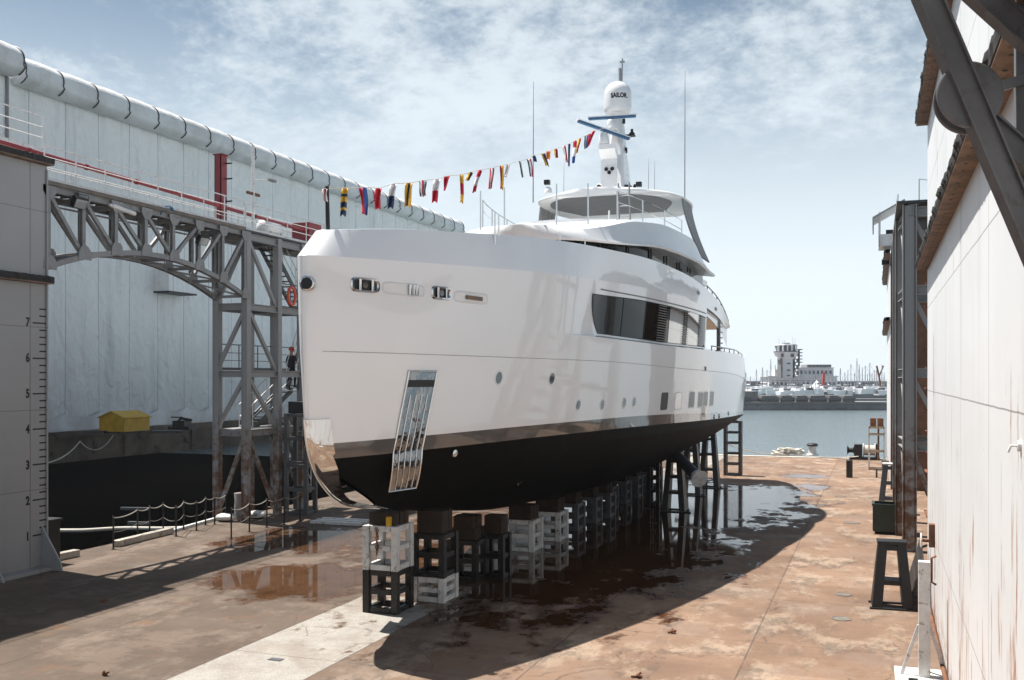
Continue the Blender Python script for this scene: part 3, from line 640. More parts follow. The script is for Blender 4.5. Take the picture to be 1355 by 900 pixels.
b = MB(); b.bx(p.x-.3, p.x+.3, p.y-.4, p.y-.34, 11.07, 11.3); b.bx(p.x-.3, p.x+.3, p.y+.34, p.y+.4, 11.07, 11.3); b.build('cradle', M['grey_steel'], r)
b = MB(); p = PXX(335, 305, -22.6); b.tube([(p.x, p.y, 11.06), (p.x, p.y, 14.4)], .06, 8)
r = thing('lamp_post', (p.x, p.y, 11.06), 'slim white lamp post with side arm on the tower walkway', 'lamp post'); b.build('pole', M['rail_white'], r, smooth=60)
b = MB(); b.tube([(p.x, p.y, 13.1), (p.x+.1, p.y+.9, 13.25)], .02, 6); b.build('arm', M['rail_white'], r)
b = MB(); b.box((p.x+.1, p.y+1.1, 13.27), (.16, .5, .09)); b.build('lamp_head', M['grey_steel'], r, bev=.02)
b = MB(); b.bar((p.x, p.y-.4, 12.55), (p.x, p.y+.4, 12.55), .08, .1); b.build('crosspiece', M['rust'], r)
p = PXX(386, 392, -22.42); b = MB(); b.tube([p+Vector((0, .26*cos(a), .36*sin(a))) for a in [2*pi*k/24 for k in range(25)]], .06, 8, cap=False)
tag(b.build('lifebuoy', M['orange_red'], smooth=60), 'red lifebuoy hanging on the stair tower rail', 'lifebuoy')

# right hand tower
tr = thing('stair_tower', (1.3, 35, 0), 'narrow grey steel tower squeezed beyond the right wall end', 'tower')
for (X, Y, w) in ((.98, 33.7, .42), (.82, 37.0, .42), (.78, 40.5, .4), (2.2, 33.7, .4), (2.2, 37.0, .4)):
    b = MB(); b.ibar((X, Y, 0), (X, Y, 10.89), w, w, .04, up=(1, 0, 0)); b.bx(X-w*.35, X+w*.35, Y-w*.35, Y+w*.35, .01, 10.85); b.build('post', RW, tr)
for z in (3.3, 5.6, 8.2, 10.65):
    for (a, c) in (((.98, 33.95), (.82, 36.75)), ((.82, 37.25), (.78, 40.25)), ((1.2, 33.7), (2.0, 33.7)), ((1.1, 37.0), (2.0, 37.0))):
        b = MB(); b.ibar((*a, z), (*c, z), .25, .3, .03); b.build('beam', RW, tr)
for (z0, z1) in ((.3, 3.1), (3.5, 5.4), (5.8, 8.0), (8.4, 10.45)):
    b = MB(); b.bar((1.1, 33.75, z1), (2.1, 33.75, z0), .14); b.bar((.95, 34.0, z0), (.85, 36.7, z1), .14); b.build('brace', RW, tr)
b = MB(); b.bx(.6, 2.5, 33.4, 51.9, 10.9, 10.98); b.build('deck', M['grey_dark'], tr)
b = MB(); b.ibar((1.1, 33.5, 10.7), (1.1, 51.9, 10.7), .3, .36, .03); b.build('deck_girder', M['grey_steel'], tr)
for k in range(14): 
    b = MB(); b.bx(1.5, 2.4, 34.3, 36.0, 1.0+k*.68, 1.04+k*.68); b.build('tread', M['rust'], tr)
b = MB(); rail_run(b, .72, linsp(38.0, 51.8, 9), 10.98, 1.0); b.build('handrail', M['rail_white'], tr, smooth=60)
# white shelter on far right wall
r = thing('shelter', (.9, 52.6, 11.5), 'small white cabin with slanted roof on the distant right wall', 'cabin')
b = MB()
for x_ in (.15, 1.0):
    for y_ in (52.2, 54.0): b.bx(x_-.05, x_+.05, y_-.05, y_+.05, 11.92, 13.6)
b.bx(.1, 1.05, 52.15, 54.05, 11.92, 12.5); b.build('frame', M['rail_white'], r)
b = MB(); b.plate([(-.15, 51.9, 13.3), (1.3, 51.9, 14.1), (1.3, 54.4, 14.1), (-.15, 54.4, 13.3)], .08, (-.5, 0, 1)); b.bx(-.18, -.12, 51.9, 54.4, 12.8, 13.3); b.build('roof', M['wing_left'], r)
for px, py, lab in ((1177, 308, 'small black lamp under the white cabin roof'), (1171.5, 347, 'small black lamp below the white cabin')):
    q = P(px, py, 51.5); b = MB(); b.box(q, (.35, .2, .28)); b.tube([q, q+Vector((.3, .3, -.1))], .03, 6); tag(b.build('floodlight', M['black']), lab, 'floodlight')
b = MB(); q = P(1216, 266, 35); q.z = 11.54; b.tube([q+Vector((0, 0, -.5)), q+Vector((0, 0, .9))], .03, 6); b.tube([q+Vector((0, 0, .9)), q+Vector((.3, .3, .9))], .02, 6); b.lathe(q+Vector((0, 0, -.55)), [(.25, 0), (.3, .25), (.2, .5), (.05, .6)], 12)
tag(b.build('vent_pipe', M['rail_white'], smooth=50), 'white vent with thin pipe on top of the right tower', 'vent')

# ---------------------------------------------------------------- heavy cross bracing of the gantry close by, top right
T = 7.0
g = thing('gantry_brace', P(1292, 122, T), 'dark grey steel cross brace with round plate close by at top right', 'steel brace')
nv = Vector((-sin(YAW), cos(YAW), 0))
def q(px, py, d=0): return P(px, py, T+d)
GB = M['gantry']
for nm, a, c, w, h, d in (('diagonal', (1203, -60), (1398, 400), .12, .17, 0), ('diagonal', (1262, -40), (1400, 55+30), .12, .18, .10), ('diagonal', (1330, -60), (1420, 120), .13, .26, .35), ('strut', (1305, 165), (1430, 275), .14, .17, .12)):
    b = MB(); b.ibar(q(*a, d), q(*c, d), w*1.0, h, .016, up=(cos(YAW), sin(YAW), 0)); b.bar(q(*a, d), q(*c, d), w*.45, h*.96, up=(cos(YAW), sin(YAW), 0)); b.build(nm, GB, g)
for c, d in ((q(1283, 126), -.02), (q(1296, 124), .20)):
    b = MB(); b.lathe(c+nv*d, [(.225, 0), (.235, .006), (.235, .02), (.225, .026)], 48, axis=nv); b.build('gusset_plate', GB, g, smooth=30)
b = MB(); b.bar(q(1300, 122, .1), q(1420, 85, .3), .10, .07); b.build('strut', simple('mid_grey_steel', (.16, .16, .17), .45), g)
b = MB(); b.bar(q(1365, -50, .2), q(1366, 260, .2), .12, .22, up=(1, 0, 0)); b.build('strut', GB, g)
# ---------------------------------------------------------------- the yacht (centre line x = CX, bow towards -y)
CX = -10.6
ya = thing('motor_yacht', (CX, 19.4, 2.6), 'large white motor yacht standing on keel blocks in the dry dock', 'yacht')
BK = pchip([(0, 0), (.02, .07), (.08, .15), (.2, .25), (.5, .40), (1, .60), (2, 1.0), (4.4, 1.76), (7, 2.5), (10.5, 3.26), (15.5, 4.03), (22, 4.44), (28, 4.5), (38, 4.5)])
def bk(y):
    t = min(1, max(0, (y-18.0)/1.8)); t = t*t*(3-2*t); return BK(y-16.97)*(1-t)+(br_(y)+.33*(hr_(y)-hk_(y)))*t
br_ = pchip([(17.67, 0), (17.69, .07), (17.8, .2), (18.05, .34), (19, .72), (21.4, 1.5), (24, 2.2), (27.5, 2.95), (32.5, 3.72), (39, 4.2), (45, 4.3), (47, 4.3)])
bm_ = pchip([(0, 0), (.02, .06), (.08, .12), (.2, .20), (.5, .36), (1, .57), (2, .94), (4.4, 1.62), (7, 2.28), (10.5, 3.05), (15.5, 3.87), (22, 4.4), (28, 4.55), (33, 4.5), (36, 4.25), (37.3, 3.8), (38, 3.2)])
bw_ = pchip([(0, 0), (.02, .05), (.1, .10), (.5, .27), (1.5, .6), (4, 1.3), (7, 2.0), (10.5, 2.8), (15.5, 3.7), (22, 4.3), (28, 4.45), (33, 4.35), (35.5, 3.9), (36.8, 3.35), (37.6, 2.8)])
hk_ = pchip([(16.97, 7.86), (24, 8.14), (28, 8.27), (32, 8.33), (39, 8.29), (43, 8.05), (46.4, 7.66)])
hr_ = pchip([(17.67, 8.45), (19.5, 8.68), (22, 8.89), (24, 9.06), (27.5, 9.22), (32.5, 9.32), (36, 9.25), (39, 9.08), (42.5, 8.75), (45, 8.25), (46.4, 7.78)])
hl_ = pchip([(16.9, 6.7), (27, 6.62), (34, 6.52), (46.8, 6.55), (49.5, 6.42), (52, 6.15), (54, 5.8), (55, 5.55)])
hm_ = pchip([(17, 5.98), (28, 5.93), (34, 5.8), (46, 5.6), (51, 5.3), (55, 4.9)])
hwl = pchip([(17, 3.8), (30, 3.9), (42, 3.75), (50, 3.65), (55, 3.6)])
htl = pchip([(17, 4.12), (30, 4.24), (42, 4.0), (50, 3.78), (55, 3.66)])
keel = pchip([(18.9, 2.72), (19.6, 2.6), (21, 2.35), (24, 1.95), (28, 1.55), (34, 1.45), (40, 1.75), (46, 2.35), (50, 2.95), (54.6, 3.5)])
# stem profile: y of the stem at height h
stem = pchip([(2.5, 20.1), (2.62, 19.35), (2.78, 18.6), (3.1, 17.95), (3.6, 17.42), (4.2, 17.12), (4.9, 17.02), (5.9, 17.0), (7.9, 16.97), (8.5, 17.0)])
def inset(y): t = min(1, max(0, (y-25.2)/3.4)); return .30*t*t*(3-2*t)
def level(j, y):                                                 # half breadth and height at station y
    if j == 'W': h = hwl(y); return bw_(y-stem(h)), h
    if j == 'T': h = htl(y); return bw_(y-stem(h))*.9+bm_(y-stem(h))*.1, h
    if j == 'M': h = hm_(y); return bm_(y-17.0), h
    if j == 'L': h = hl_(y); return (bm_(y-16.98)*.6+BK(y-16.98)*.4)*(1 if y < 50 else 1)-max(0, (y-50))*.10*(1 if y < 53 else 1), h
    if j == 'l': b_, h = level('L', y); return b_-inset(y), h+.10*min(1, inset(y)/.3)+.0
    if j == 'K': return bk(y)-inset(y)*.85, hk_(y)
    if j == 'R': return br_(y), hr_(y)
Y0 = {'W': 17.33, 'T': 17.13, 'M': 17.0, 'L': 16.98, 'l': 16.98, 'K': 16.97, 'R': 17.67}
def stations(n): return [min(1, (i/n)**2.1) for i in range(n+1)]
def hull_strip(b, ja, jb, yend, n=110, sub=3, mi=0, bow=0):
    for s in (1, -1):
        rows = []
        for t in stations(n):
            ya_ = Y0[ja]+(yend-Y0[ja])*t; yb = Y0[jb]+(yend-Y0[jb])*t
            ba, ha = level(ja, ya_); bb, hb = level(jb, yb); row = []
            for k in range(sub+1):
                v = k/sub; row.append(Vector((CX+s*max(0, ba+(bb-ba)*v+bow*sin(pi*v)*min(1, ba)), ya_+(yb-ya_)*v, ha+(hb-ha)*v)))
            rows.append(row)
        b.grid(rows, mi)
b = MB()
YE = 55.0
hull_strip(b, 'W', 'T', YE, sub=1, mi=1)
hull_strip(b, 'T', 'M', YE, sub=5, mi=0, bow=0)
hull_strip(b, 'M', 'L', YE, sub=2, mi=0)
# underwater body
for s in (1, -1):
    rows = []
    for t in stations(110):
        yw = Y0['W']+(YE-Y0['W'])*t; bw, hw = level('W', yw); yk = 20.1+(54.8-20.1)*t; row = []
        for k in range(13):
            v = k/12*pi/2; c = 1-cos(v); f = sin(v)
            yy = yk+(yw-yk)*(c**.8); hk = keel(yk); full = min(1, max(.0, (yw-20)/10))
            h = hk+(hw-hk)*(c*full+(1-full)*(k/12)**1.25)
            if t < .35: # follow the stem forward
                yy = max(yy, stem(max(h, 2.5)) if k > 0 else yy)
            row.append(Vector((CX+s*max(.0, bw*(f*full+(1-full)*(k/12)**.95)+(.03 if 0 < k < 12 else 0)), yy, h)))
        rows.append(row)
    b.grid(rows, 2)
# transom
rows = []
for s in (1, -1):
    rows.append([Vector((CX+s*level(j, YE)[0], YE, level(j, YE)[1])) for j in ('W', 'T', 'M', 'L')])
b.grid(rows, 0)
hull = b.build('hull', [M['yacht_white'], M['boot'], M['antifoul']], ya, smooth=14, merge=True)
# upper side, ledge, band, inner bulwark, decks
b = MB()
hull_strip(b, 'L', 'l', 54.9, sub=1); b.build('hull_ledge', M['yacht_white'], ya, smooth=14, merge=True)
b = MB(); hull_strip(b, 'l', 'K', 40.2, sub=6, bow=.0)
for s in (1, -1):   # closing face aft
    b0, h0 = level('l', 40.2); b1, h1 = level('K', 40.2); b.grid([[Vector((CX+s*b0, 40.2, h0)), Vector((CX+s*b1, 40.2, h1))], [Vector((CX+s*(b0-1.3), 40.2, h0)), Vector((CX+s*(b1-1.3), 40.2, h1))]])
b.build('topside', M['yacht_white'], ya, smooth=14, merge=True)
b = MB(); hull_strip(b, 'K', 'R', 46.4, sub=2)
b.build('bulwark', M['yacht_white'], ya, smooth=24, merge=True)
b = MB()
for s in (1, -1):
    rows = []
    for t in stations(90):
        y = 17.67+(46.4-17.67)*t; bb, h = level('R', y); w = min(.16, bb*.8)
        rows.append([Vector((CX+s*bb, y, h)), Vector((CX+s*(bb-w*.5), y+.02, h+.012)), Vector((CX+s*(bb-w), y+.05, h)), Vector((CX+s*(bb-w), y+.05, h-.95))])
    b.grid(rows)
b.build('bulwark_capping', M['yacht_white'], ya, smooth=24)
def plan_slab(b, bf, y0, y1, z0f, z1f, n=40, mi=0):
    top = []; bot = []
    L = [y0+(y1-y0)*(i/n)**1.6 for i in range(n+1)]
    rows = []
    for y in L:
        w = max(.01, bf(y)); rows.append([Vector((CX-w, y, z0f(y))), Vector((CX-w, y, z1f(y))), Vector((CX, y, z1f(y)+.0)), Vector((CX+w, y, z1f(y))), Vector((CX+w, y, z0f(y))), Vector((CX, y, z0f(y)))])
    b.grid(rows, mi, closed=True); b.add(rows[-1], [(0, 1, 2, 3, 4, 5)], mi); b.add(rows[0], [(0, 1, 2, 3, 4, 5)], mi)
b = MB(); plan_slab(b, lambda y: br_(y)-.17, 18.2, 40.0, lambda y: hr_(y)-1.05, lambda y: hr_(y)-.95); b.build('upper_deck', M['teak'], ya)
b = MB(); plan_slab(b, lambda y: level('L', y)[0]-.1, 39.5, 54.85, lambda y: hl_(y)-.75, lambda y: hl_(y)-.62); b.build('main_deck', M['teak'], ya)
b = MB(); plan_slab(b, lambda y: br_(y)-.12, 40, 46.2, lambda y: hk_(y)-.02, lambda y: hk_(y)+.08); b.build('deck_soffit', M['yacht_white_soft'], ya)
b = MB(); b.bx(CX-3.3, CX+3.3, 39.4, 39.9, 5.8, 8.2); b.build('aft_bulkhead', M['glass'], ya)

def surf(y, h):                                                  # half breadth of the port side at (y, h)
    lv = [level(j, y) for j in ('W', 'T', 'M', 'L', 'l', 'K', 'R')]
    for (b0, h0), (b1, h1) in zip(lv, lv[1:]):
        if h0 <= h <= h1 and h1 > h0: return b0+(b1-b0)*(h-h0)/(h1-h0)
    if h < lv[0][1]:
        b0 = lv[0][0]; f = max(0, min(1, (lv[0][1]-h)/1.3)); return b0*(1-.35*f*f)
    return lv[-1][0]
def on_hull(px, py):
    t0, t1 = 15.0, 60.0; r = ray(px, py); last = None
    for i in range(900):
        t = t0+i*.05; p = Vector((0, 0, EYE))+r*t
        if p.y < 17.0: continue
        d = (p.x-CX)-surf(p.y, p.z)
        if last is not None and last > 0 >= d: return p
        last = d
    return p
def hull_pt(y, h, off=.012):
    b_ = surf(y, h); e = .05; by = (surf(y+e, h)-surf(y-e, h))/(2*e); bh = (surf(y, h+e)-surf(y, h-e))/(2*e) if True else 0
    bh = max(-1, min(1, bh)); n = Vector((1, -by, -bh)).normalized(); return Vector((CX+b_, y, h))+n*off, n
def patch(b, y0, y1, h0, h1, off=.012, ny=6, nh=4, th=.0, shape=None, mi=0):
    rows = []
    for i in range(ny+1):
        row = []
        for k in range(nh+1):
            u, v = i/ny, k/nh
            if shape: y, h = shape(u, v)
            else: y, h = y0+(y1-y0)*u, h0+(h1-h0)*v
            row.append(hull_pt(y, h, off)[0])
        rows.append(row)
    b.grid(rows, mi)
def ring(b, y, h, ry, rh, w, off=.02, n=28, sq=2.0, mi=0):       # raised rim of superellipse shape
    def sp(a, k):
        c, s = cos(a), sin(a); return (y+(ry+k)*math.copysign(abs(c)**(2/sq), c), h+(rh+k)*math.copysign(abs(s)**(2/sq), s))
    rows = [[hull_pt(*sp(2*pi*i/n, k), o)[0] for k, o in ((-w, .004), (-w*.6, off), (0, off), (w*.4, .002))] for i in range(n+1)]
    b.grid(rows, mi)
def disc(b, y, h, ry, rh, off=.008, n=28, sq=2.0, mi=0):
    pts = []
    for i in range(n):
        a = 2*pi*i/n; c, s = cos(a), sin(a); pts.append(hull_pt(y+ry*math.copysign(abs(c)**(2/sq), c), h+rh*math.copysign(abs(s)**(2/sq), s), off)[0])
    b.add([hull_pt(y, h, off)[0]]+pts, [(0, 1+i, 1+(i+1) % n) for i in range(n)], mi)
port_glass = simple('porthole_glass', (.10, .12, .14), .04, 0, .1, 1, coat=1)
for px, py, rr in ((660, 500, .155), (730, 501, .155), (764.5, 536, .145), (796, 535.5, .145), (825, 533, .145), (838.5, 532, .145)):
    p = on_hull(px, py); b = MB(); disc(b, p.y, p.z, rr*1.0, rr*1.12, .006); o = b.build('porthole', port_glass, ya)
    b = MB(); ring(b, p.y, p.z, rr, rr*1.12, .03, .012); b.build('rim', M['yacht_white_soft'], o, smooth=50)
sq_mats = {'d': M['black'], 'g': simple('bluish_hull_window', (.06, .10, .13), .25, 0, .1, 1), 'p': simple('pale_mirror_window', (.42, .42, .42), .06, .6, .05, 1, coat=1)}
for px, py, mt, ry, rh in ((878.5, 531, 'd', .42, .33), (897, 530.5, 'p', .40, .31), (915, 529, 'g', .40, .31), (926.5, 529, 'g', .40, .30), (933.5, 528, 'g', .38, .30), (941.6, 527.5, 'g', .38, .30), (933, 488, 'd', .18, .10)):
    p = on_hull(px, py); b = MB(); disc(b, p.y, p.z, ry, rh, .006, 32, 9); o = b.build('hull_window', sq_mats[mt], ya)
    b = MB(); ring(b, p.y, p.z, ry, rh, .035, .012, 32, 9); b.build('rim', M['yacht_white_soft'], o, smooth=50)
for px, py in ((945, 551.5), (951.5, 550.5), (964, 547), (688, 639), (600, 600)):
    p = on_hull(px, py); b = MB(); n_ = hull_pt(p.y, p.z)[1]; b.lathe(hull_pt(p.y, p.z, -.02)[0], [(.05, 0), (.09, .0), (.09, .05), (.06, .06)], 16, axis=n_); b.build('outlet', M['chrome'], ya, smooth=50)

# bow fittings: rimmed fairleads and recessed pockets
for px, py, ry, rh in ((482, 377.5, .34, .135), (583, 388, .30, .135)):
    p = on_hull(px, py); b = MB(); disc(b, p.y, p.z, ry, rh, .006, 32, 5); o = b.build('fairlead', M['black'], ya)
    b = MB(); ring(b, p.y, p.z, ry, rh, .05, .035, 40, 5); b.build('rim', M['chrome'], o, smooth=50)
    b = MB()
    for s in (-1, 1):
        c, n_ = hull_pt(p.y+s*ry*.45, p.z, .03); b.tube([c-Vector((0, 0, rh*.85)), c+Vector((0, 0, rh*.85))], .035, 10)
    c, n_ = hull_pt(p.y-ry*.1, p.z, .015); b.lathe(c, [(.07, 0), (.07, .03)], 16, axis=n_); b.build('roller', M['chrome'], o, smooth=50)
pocket = simple('white_recess', (.85, .85, .86), .25, 0, .02, 2)
p1, p2 = on_hull(506, 382), on_hull(559, 384); c0, c1 = p1.y, p2.y; hc = (p1.z+p2.z)/2
for (px0, px1, pyc, nm) in ((505, 560, 383, 'a'), (601, 645, 394, 'b')):
    A, B1 = on_hull(px0, pyc-1), on_hull(px1, pyc+1); yc, ry = (A.y+B1.y)/2, (B1.y-A.y)/2; h = (A.z+B1.z)/2
    b = MB(); disc(b, yc, h, ry, .125, .004, 36, 5); o = b.build('mooring_recess', pocket, ya)
    b = MB(); ring(b, yc, h, ry, .125, .03, .012, 40, 5); b.build('rim', M['yacht_white_soft'], o, smooth=50)
    b = MB()
    if nm == 'a':
        for k in (-.08, .10, .24):
            c, n_ = hull_pt(yc+ry*.35+k*ry, h, .03); b.tube([c-Vector((0, 0, .11)), c+Vector((0, 0, .11))], .05, 10)
        b.build('roller', M['chrome'], o, smooth=50)
    else:
        c, n_ = hull_pt(yc-ry*.35, h, .03); d, _ = hull_pt(yc+ry*.6, h-.01, .03); b.bar(c, d, .04, .09); b.build('bar', M['bronze'], o)
# stem hawse
b = MB(); c = on_hull(407, 375.5); c = Vector((CX+.10, 16.99, 5.45+(500-375.5)/FPX*19.6)); ax = Vector((.30, -1, 0)).normalized()
b.lathe(c-ax*.1, [(.10, 0), (.155, .0), (.155, .12), (.14, .15), (.115, .155), (.10, .12)], 28, axis=ax); o = b.build('hawse_pipe', M['chrome'], ya, smooth=50)
b = MB(); b.lathe(c-ax*.08, [(.105, .0), (.105, .14)], 24, axis=ax); b.build('opening', M['black'], o)
# polished anchor pocket running down over the flare
A = on_hull(559, 491); yt, ht = A.y, A.z; Bq = on_hull(537, 640); yb_, hb_ = Bq.y, Bq.z
w2 = (on_hull(578, 491).y-on_hull(540, 491).y)/2
def ap(u, v):                                                   # v 0 bottom .. 1 top
    h = 2.98+(ht-2.98)*v; lean = (1-v)**1.5*1.15
    return (yt-w2+2*w2*u-lean*.0+(-.42*(1-v)**1.2)+(.25*(1-v)**3), h)
pocketm = simple('polished_anchor_pocket', (.26, .28, .30), .08, 1, .08, 3)
ptm = pocketm.node_tree; bn = ptm.nodes.new('ShaderNodeBump'); nz = ptm.nodes.new('ShaderNodeTexNoise'); nz.inputs['Scale'].default_value = 1.6; nz.inputs['Detail'].default_value = 3
gp = ptm.nodes.new('ShaderNodeNewGeometry'); ptm.links.new(gp.outputs['Position'], nz.inputs['Vector']); ptm.links.new(nz.outputs[0], bn.inputs['Height']); bn.inputs['Distance'].default_value = .12; bn.inputs['Strength'].default_value = .35
ptm.links.new(bn.outputs[0], ptm.nodes['Principled BSDF'].inputs['Normal'])
b = MB(); patch(b, 0, 0, 0, 0, .014, 10, 40, shape=ap); o = b.build('anchor_pocket', pocketm, ya, smooth=40)
def edge_tube(us, vs_, r, off=.02): 
    return [hull_pt(*ap(u, v), off)[0] for u, v in zip(us, vs_)], r
b = MB(); vs_ = [k/40 for k in range(41)]
for u in (0, 1): b.tube(*edge_tube([u]*41, vs_, .022), n=8)
b.tube(*edge_tube([k/8 for k in range(9)], [1]*9, .022), n=8); b.tube(*edge_tube([k/8 for k in range(9)], [0]*9, .022), n=8); b.build('rim', M['chrome'], o, smooth=50)
b = MB(); vs_ = [k/30*.80 for k in range(31)]
for u in (.2, .4, .6, .8): b.tube(*edge_tube([u]*31, vs_, .013, .022), n=6)
b.build('rub_strip', M['chrome'], o, smooth=50)
b = MB(); patch(b, 0, 0, 0, 0, .018, 6, 2, shape=lambda u, v: ap(.03+.94*u, .865+.06*v)); b.build('slot', M['black'], o)
# polished stem guard
b = MB()
prof = [4.62-k*.1 for k in range(20)]+[2.70, 2.66, 2.63, 2.61]
for s in (1, -1):
    rows = []
    for i, h in enumerate(prof):
        y = stem(h); w = .62*(1 if h > 3.5 else max(.35, (h-2.5)/1.0))
        row = []
        for k in range(9):
            a = w*k/8
            if h > 3.85: yy, hh = y+a*.85, h; xb = max(.0, surf(yy, hh)) if k else 0
            else:
                yy, hh = y+a*.7, h+a*.25*(1 if h < 3.2 else .3); xb = .02+a*.38 if k else 0
                wl_b = level('W', max(yy, 17.35))[0]; xb = min(xb, wl_b) if h > 3.3 else xb
            row.append(Vector((CX+s*(xb+.02 if k else 0), yy-.025, hh)))
        rows.append(row)
    b.grid(rows)
o = b.build('stem_guard', M['chrome'], ya, smooth=50, merge=True)
b = MB(); b.tube([(CX, stem(h)-.03, h-.0) for h in prof]+[(CX, 20.0, 2.56), (CX, 20.6, 2.42)], .028, 8); b.build('edge_bar', M['chrome'], o, smooth=50)
# grey lines painting in the knuckle crease shade and the ledge shadow
b = MB(); b.tube([hull_pt(y, hm_(y)+.0, .002)[0] for y in linsp(17.3, 54, 120)], .008, 4); b.build('knuckle_shade_line', simple('grey_crease_shade', (.42, .43, .44), .5), ya)  # shading of the hull step drawn as a thin grey line
b = MB(); b.tube([hull_pt(y, 8.02-.0*(y), .006)[0] for y in linsp(28.0, 40.0, 40)], .022, 6); b.build('ledge_shadow_line', M['grey_steel'], ya)  # shadow below the upper band drawn as a grey line

# main deck window band
def wtop(y): return hk_(y)-.42
def wbot(y): return level('l', y)[1]+.045
wy0 = on_hull(783, 391).y; wy1 = 39.95
fr = MB()
edges = [wy0]; 
for px in (822, 852): edges.append(on_hull(px, 425).y)
segs = []
pan = [(783, 821, 'g'), (822, 852, 'g'), (853, 867, 'g'), (868, 877, 'L'), (878, 884, 'g'), (885, 902, 'm'), (903, 908, 'L'), (909, 923, 'm'), (924, 930, 'L')]
wb = MB()
def wshape(a, c):
    def f(u, v):
        y = a+(c-a)*u; h = wbot(y)+(wtop(y)-wbot(y))*v
        if a == wy0: y += .75*(1-v)**2.2*(1-u)                 # raked forward edge
        return y, h
    return f
band = MB(); patch(band, 0, 0, 0, 0, .010, 40, 6, shape=wshape(wy0, wy1)); bandp = band.build('window_band', M['glass'], ya, smooth=30)
mirror = simple('pale_mirror_pane', (.60, .60, .60), .04, .85, .03, 1)
for a, c, k in pan:
    pa, pc = on_hull(a, 425).y, on_hull(min(c, 928), 440 if c > 870 else 425).y
    if k == 'g' and a != 783:
        b = MB(); bar0 = [hull_pt(pa, wbot(pa)+(wtop(pa)-wbot(pa))*v, .014)[0] for v in (0, .5, 1)]; b.tube(bar0, .012, 4); b.build('mullion', M['black'], bandp)
    elif k == 'm':
        b = MB(); patch(b, pa, pc, 0, 0, .02, 6, 4, shape=lambda u, v: (pa+(pc-pa)*u, wbot(pa+(pc-pa)*u)*(1-v)+v*wtop(pa+(pc-pa)*u))); b.build('pane', mirror, bandp, smooth=30)
    elif k == 'L':
        b = MB(); n = 15
        for i in range(n):
            q0 = [hull_pt(y_, wbot(y_)+(wtop(y_)-wbot(y_))*(i+.4)/n, o_)[0] for y_, o_ in ((pa, .02), (pc, .02), (pc, .07), (pa, .07))]; b.add([v_ for v_ in q0], [(0, 1, 2, 3)]); b.add([v_+Vector((0, 0, .02)) for v_ in q0], [(0, 1, 2, 3)]); b.add([q0[2], q0[3], q0[3]+Vector((0, 0, .02)), q0[2]+Vector((0, 0, .02))], [(0, 1, 2, 3)])
        b.build('louvre', M['grey_steel'], bandp)
b = MB()
for ff in (lambda y: wbot(y), lambda y: wtop(y)): b.tube([hull_pt(y, ff(y), .012)[0] for y in linsp(wy0+(.75 if ff(wy0) < 7.2 else 0), wy1, 40)], .014, 5)
b.tube([hull_pt(*wshape(wy0, wy1)(0, v), .012)[0] for v in linsp(0, 1, 12)], .014, 5); b.build('frame', M['black'], bandp)
# small lights in the bulwark
for px, py in ((924, 387.5), (947, 409)):
    p = on_hull(px, py); b = MB(); disc(b, p.y, p.z, .25, .07, .01, 20, 6); b.build('deck_light', M['grey_steel'], ya)

# wheelhouse and windows
WHp = pchip([(29.9, 0), (30.0, .9), (30.3, 1.6), (31, 2.25), (32.5, 2.85), (35, 3.25), (40, 3.4), (46, 3.4)])
b = MB(); plan_slab(b, lambda y: WHp(y), 29.9, 44.6, lambda y: 8.2, lambda y: 8.85); b.build('house_base', M['yacht_white_soft'], ya, smooth=40)
b = MB(); plan_slab(b, lambda y: WHp(y)-.05, 29.95, 44.5, lambda y: 8.85, lambda y: 10.04); wh = b.build('wheelhouse_glass', M['glass'], ya, smooth=40)
b = MB()
for y in (31, 32.5, 34.4, 36.5, 38.7, 41):
    for s in (1, -1): b.bar((CX+s*WHp(y), y, 8.85), (CX+s*WHp(y), y, 9.95), .05)
for s in (-1.8, -.9, 0, .9, 1.8): b.bar((CX+s, 29.93+abs(s)**2.4*.1, 8.85), (CX+s, 29.93+abs(s)**2.4*.1, 9.95), .05)
b.build('mullion', M['black'], wh)
b = MB(); 
for s in (1, -1): b.bx(*sorted((CX+s*3.42, CX+s*3.46)), 38.8, 43.5, 8.9, 9.7)
b.build('side_panel', M['glass'], wh)
# brow / flybridge shell
BR = pchip([(29.3, 0), (29.36, .7), (29.7, 1.55), (30.5, 2.35), (32, 3.0), (34, 3.5), (37, 3.9), (40, 4.08), (42.9, 4.15)])
def ease(a, c, y): t = min(1, max(0, (y-a)/(c-a))); return t*t*(3-2*t)
b = MB(); rows = []
for i in range(71):
    y = 29.3+(42.9-29.3)*(i/70)**1.7; w = BR(y); fall = ease(37.5, 42.9, y)
    rise = .34*ease(31, 36, y); fall = ease(39.0, 42.9, y); zt = 10.05+.55*ease(29.3, 33, y)+rise-.95*fall; z2 = 10.22+.52*ease(29.3, 33.5, y)+rise*.8-.25*fall; zb = 9.74+.24*ease(30.5, 35, y)-.22*fall
    q_ = min(1, w/2.2); prof_ = [(w-.9*q_, zb+.10), (w*.985, zb), (w, zb+.06), (w-.08*q_, zb+.16), (w-.28*q_, max(zb+.2, zt)), (w-.75*q_, max(zb+.22, z2)), (w-1.15*q_, max(zb+.23, z2)+.03)]
    rows.append([Vector((CX-a, y, z)) for a, z in prof_]+[Vector((CX+a, y, z)) for a, z in reversed(prof_)])
b.grid(rows, closed=True); b.add(rows[-1], [tuple(range(len(rows[-1])))])
b.build('brow', M['yacht_white_soft'], ya, smooth=32)
b = MB(); plan_slab(b, lambda y: 3.1, 41, 47.3, lambda y: 9.75, lambda y: 10.0); b.build('fly_deck', M['yacht_white_soft'], ya)
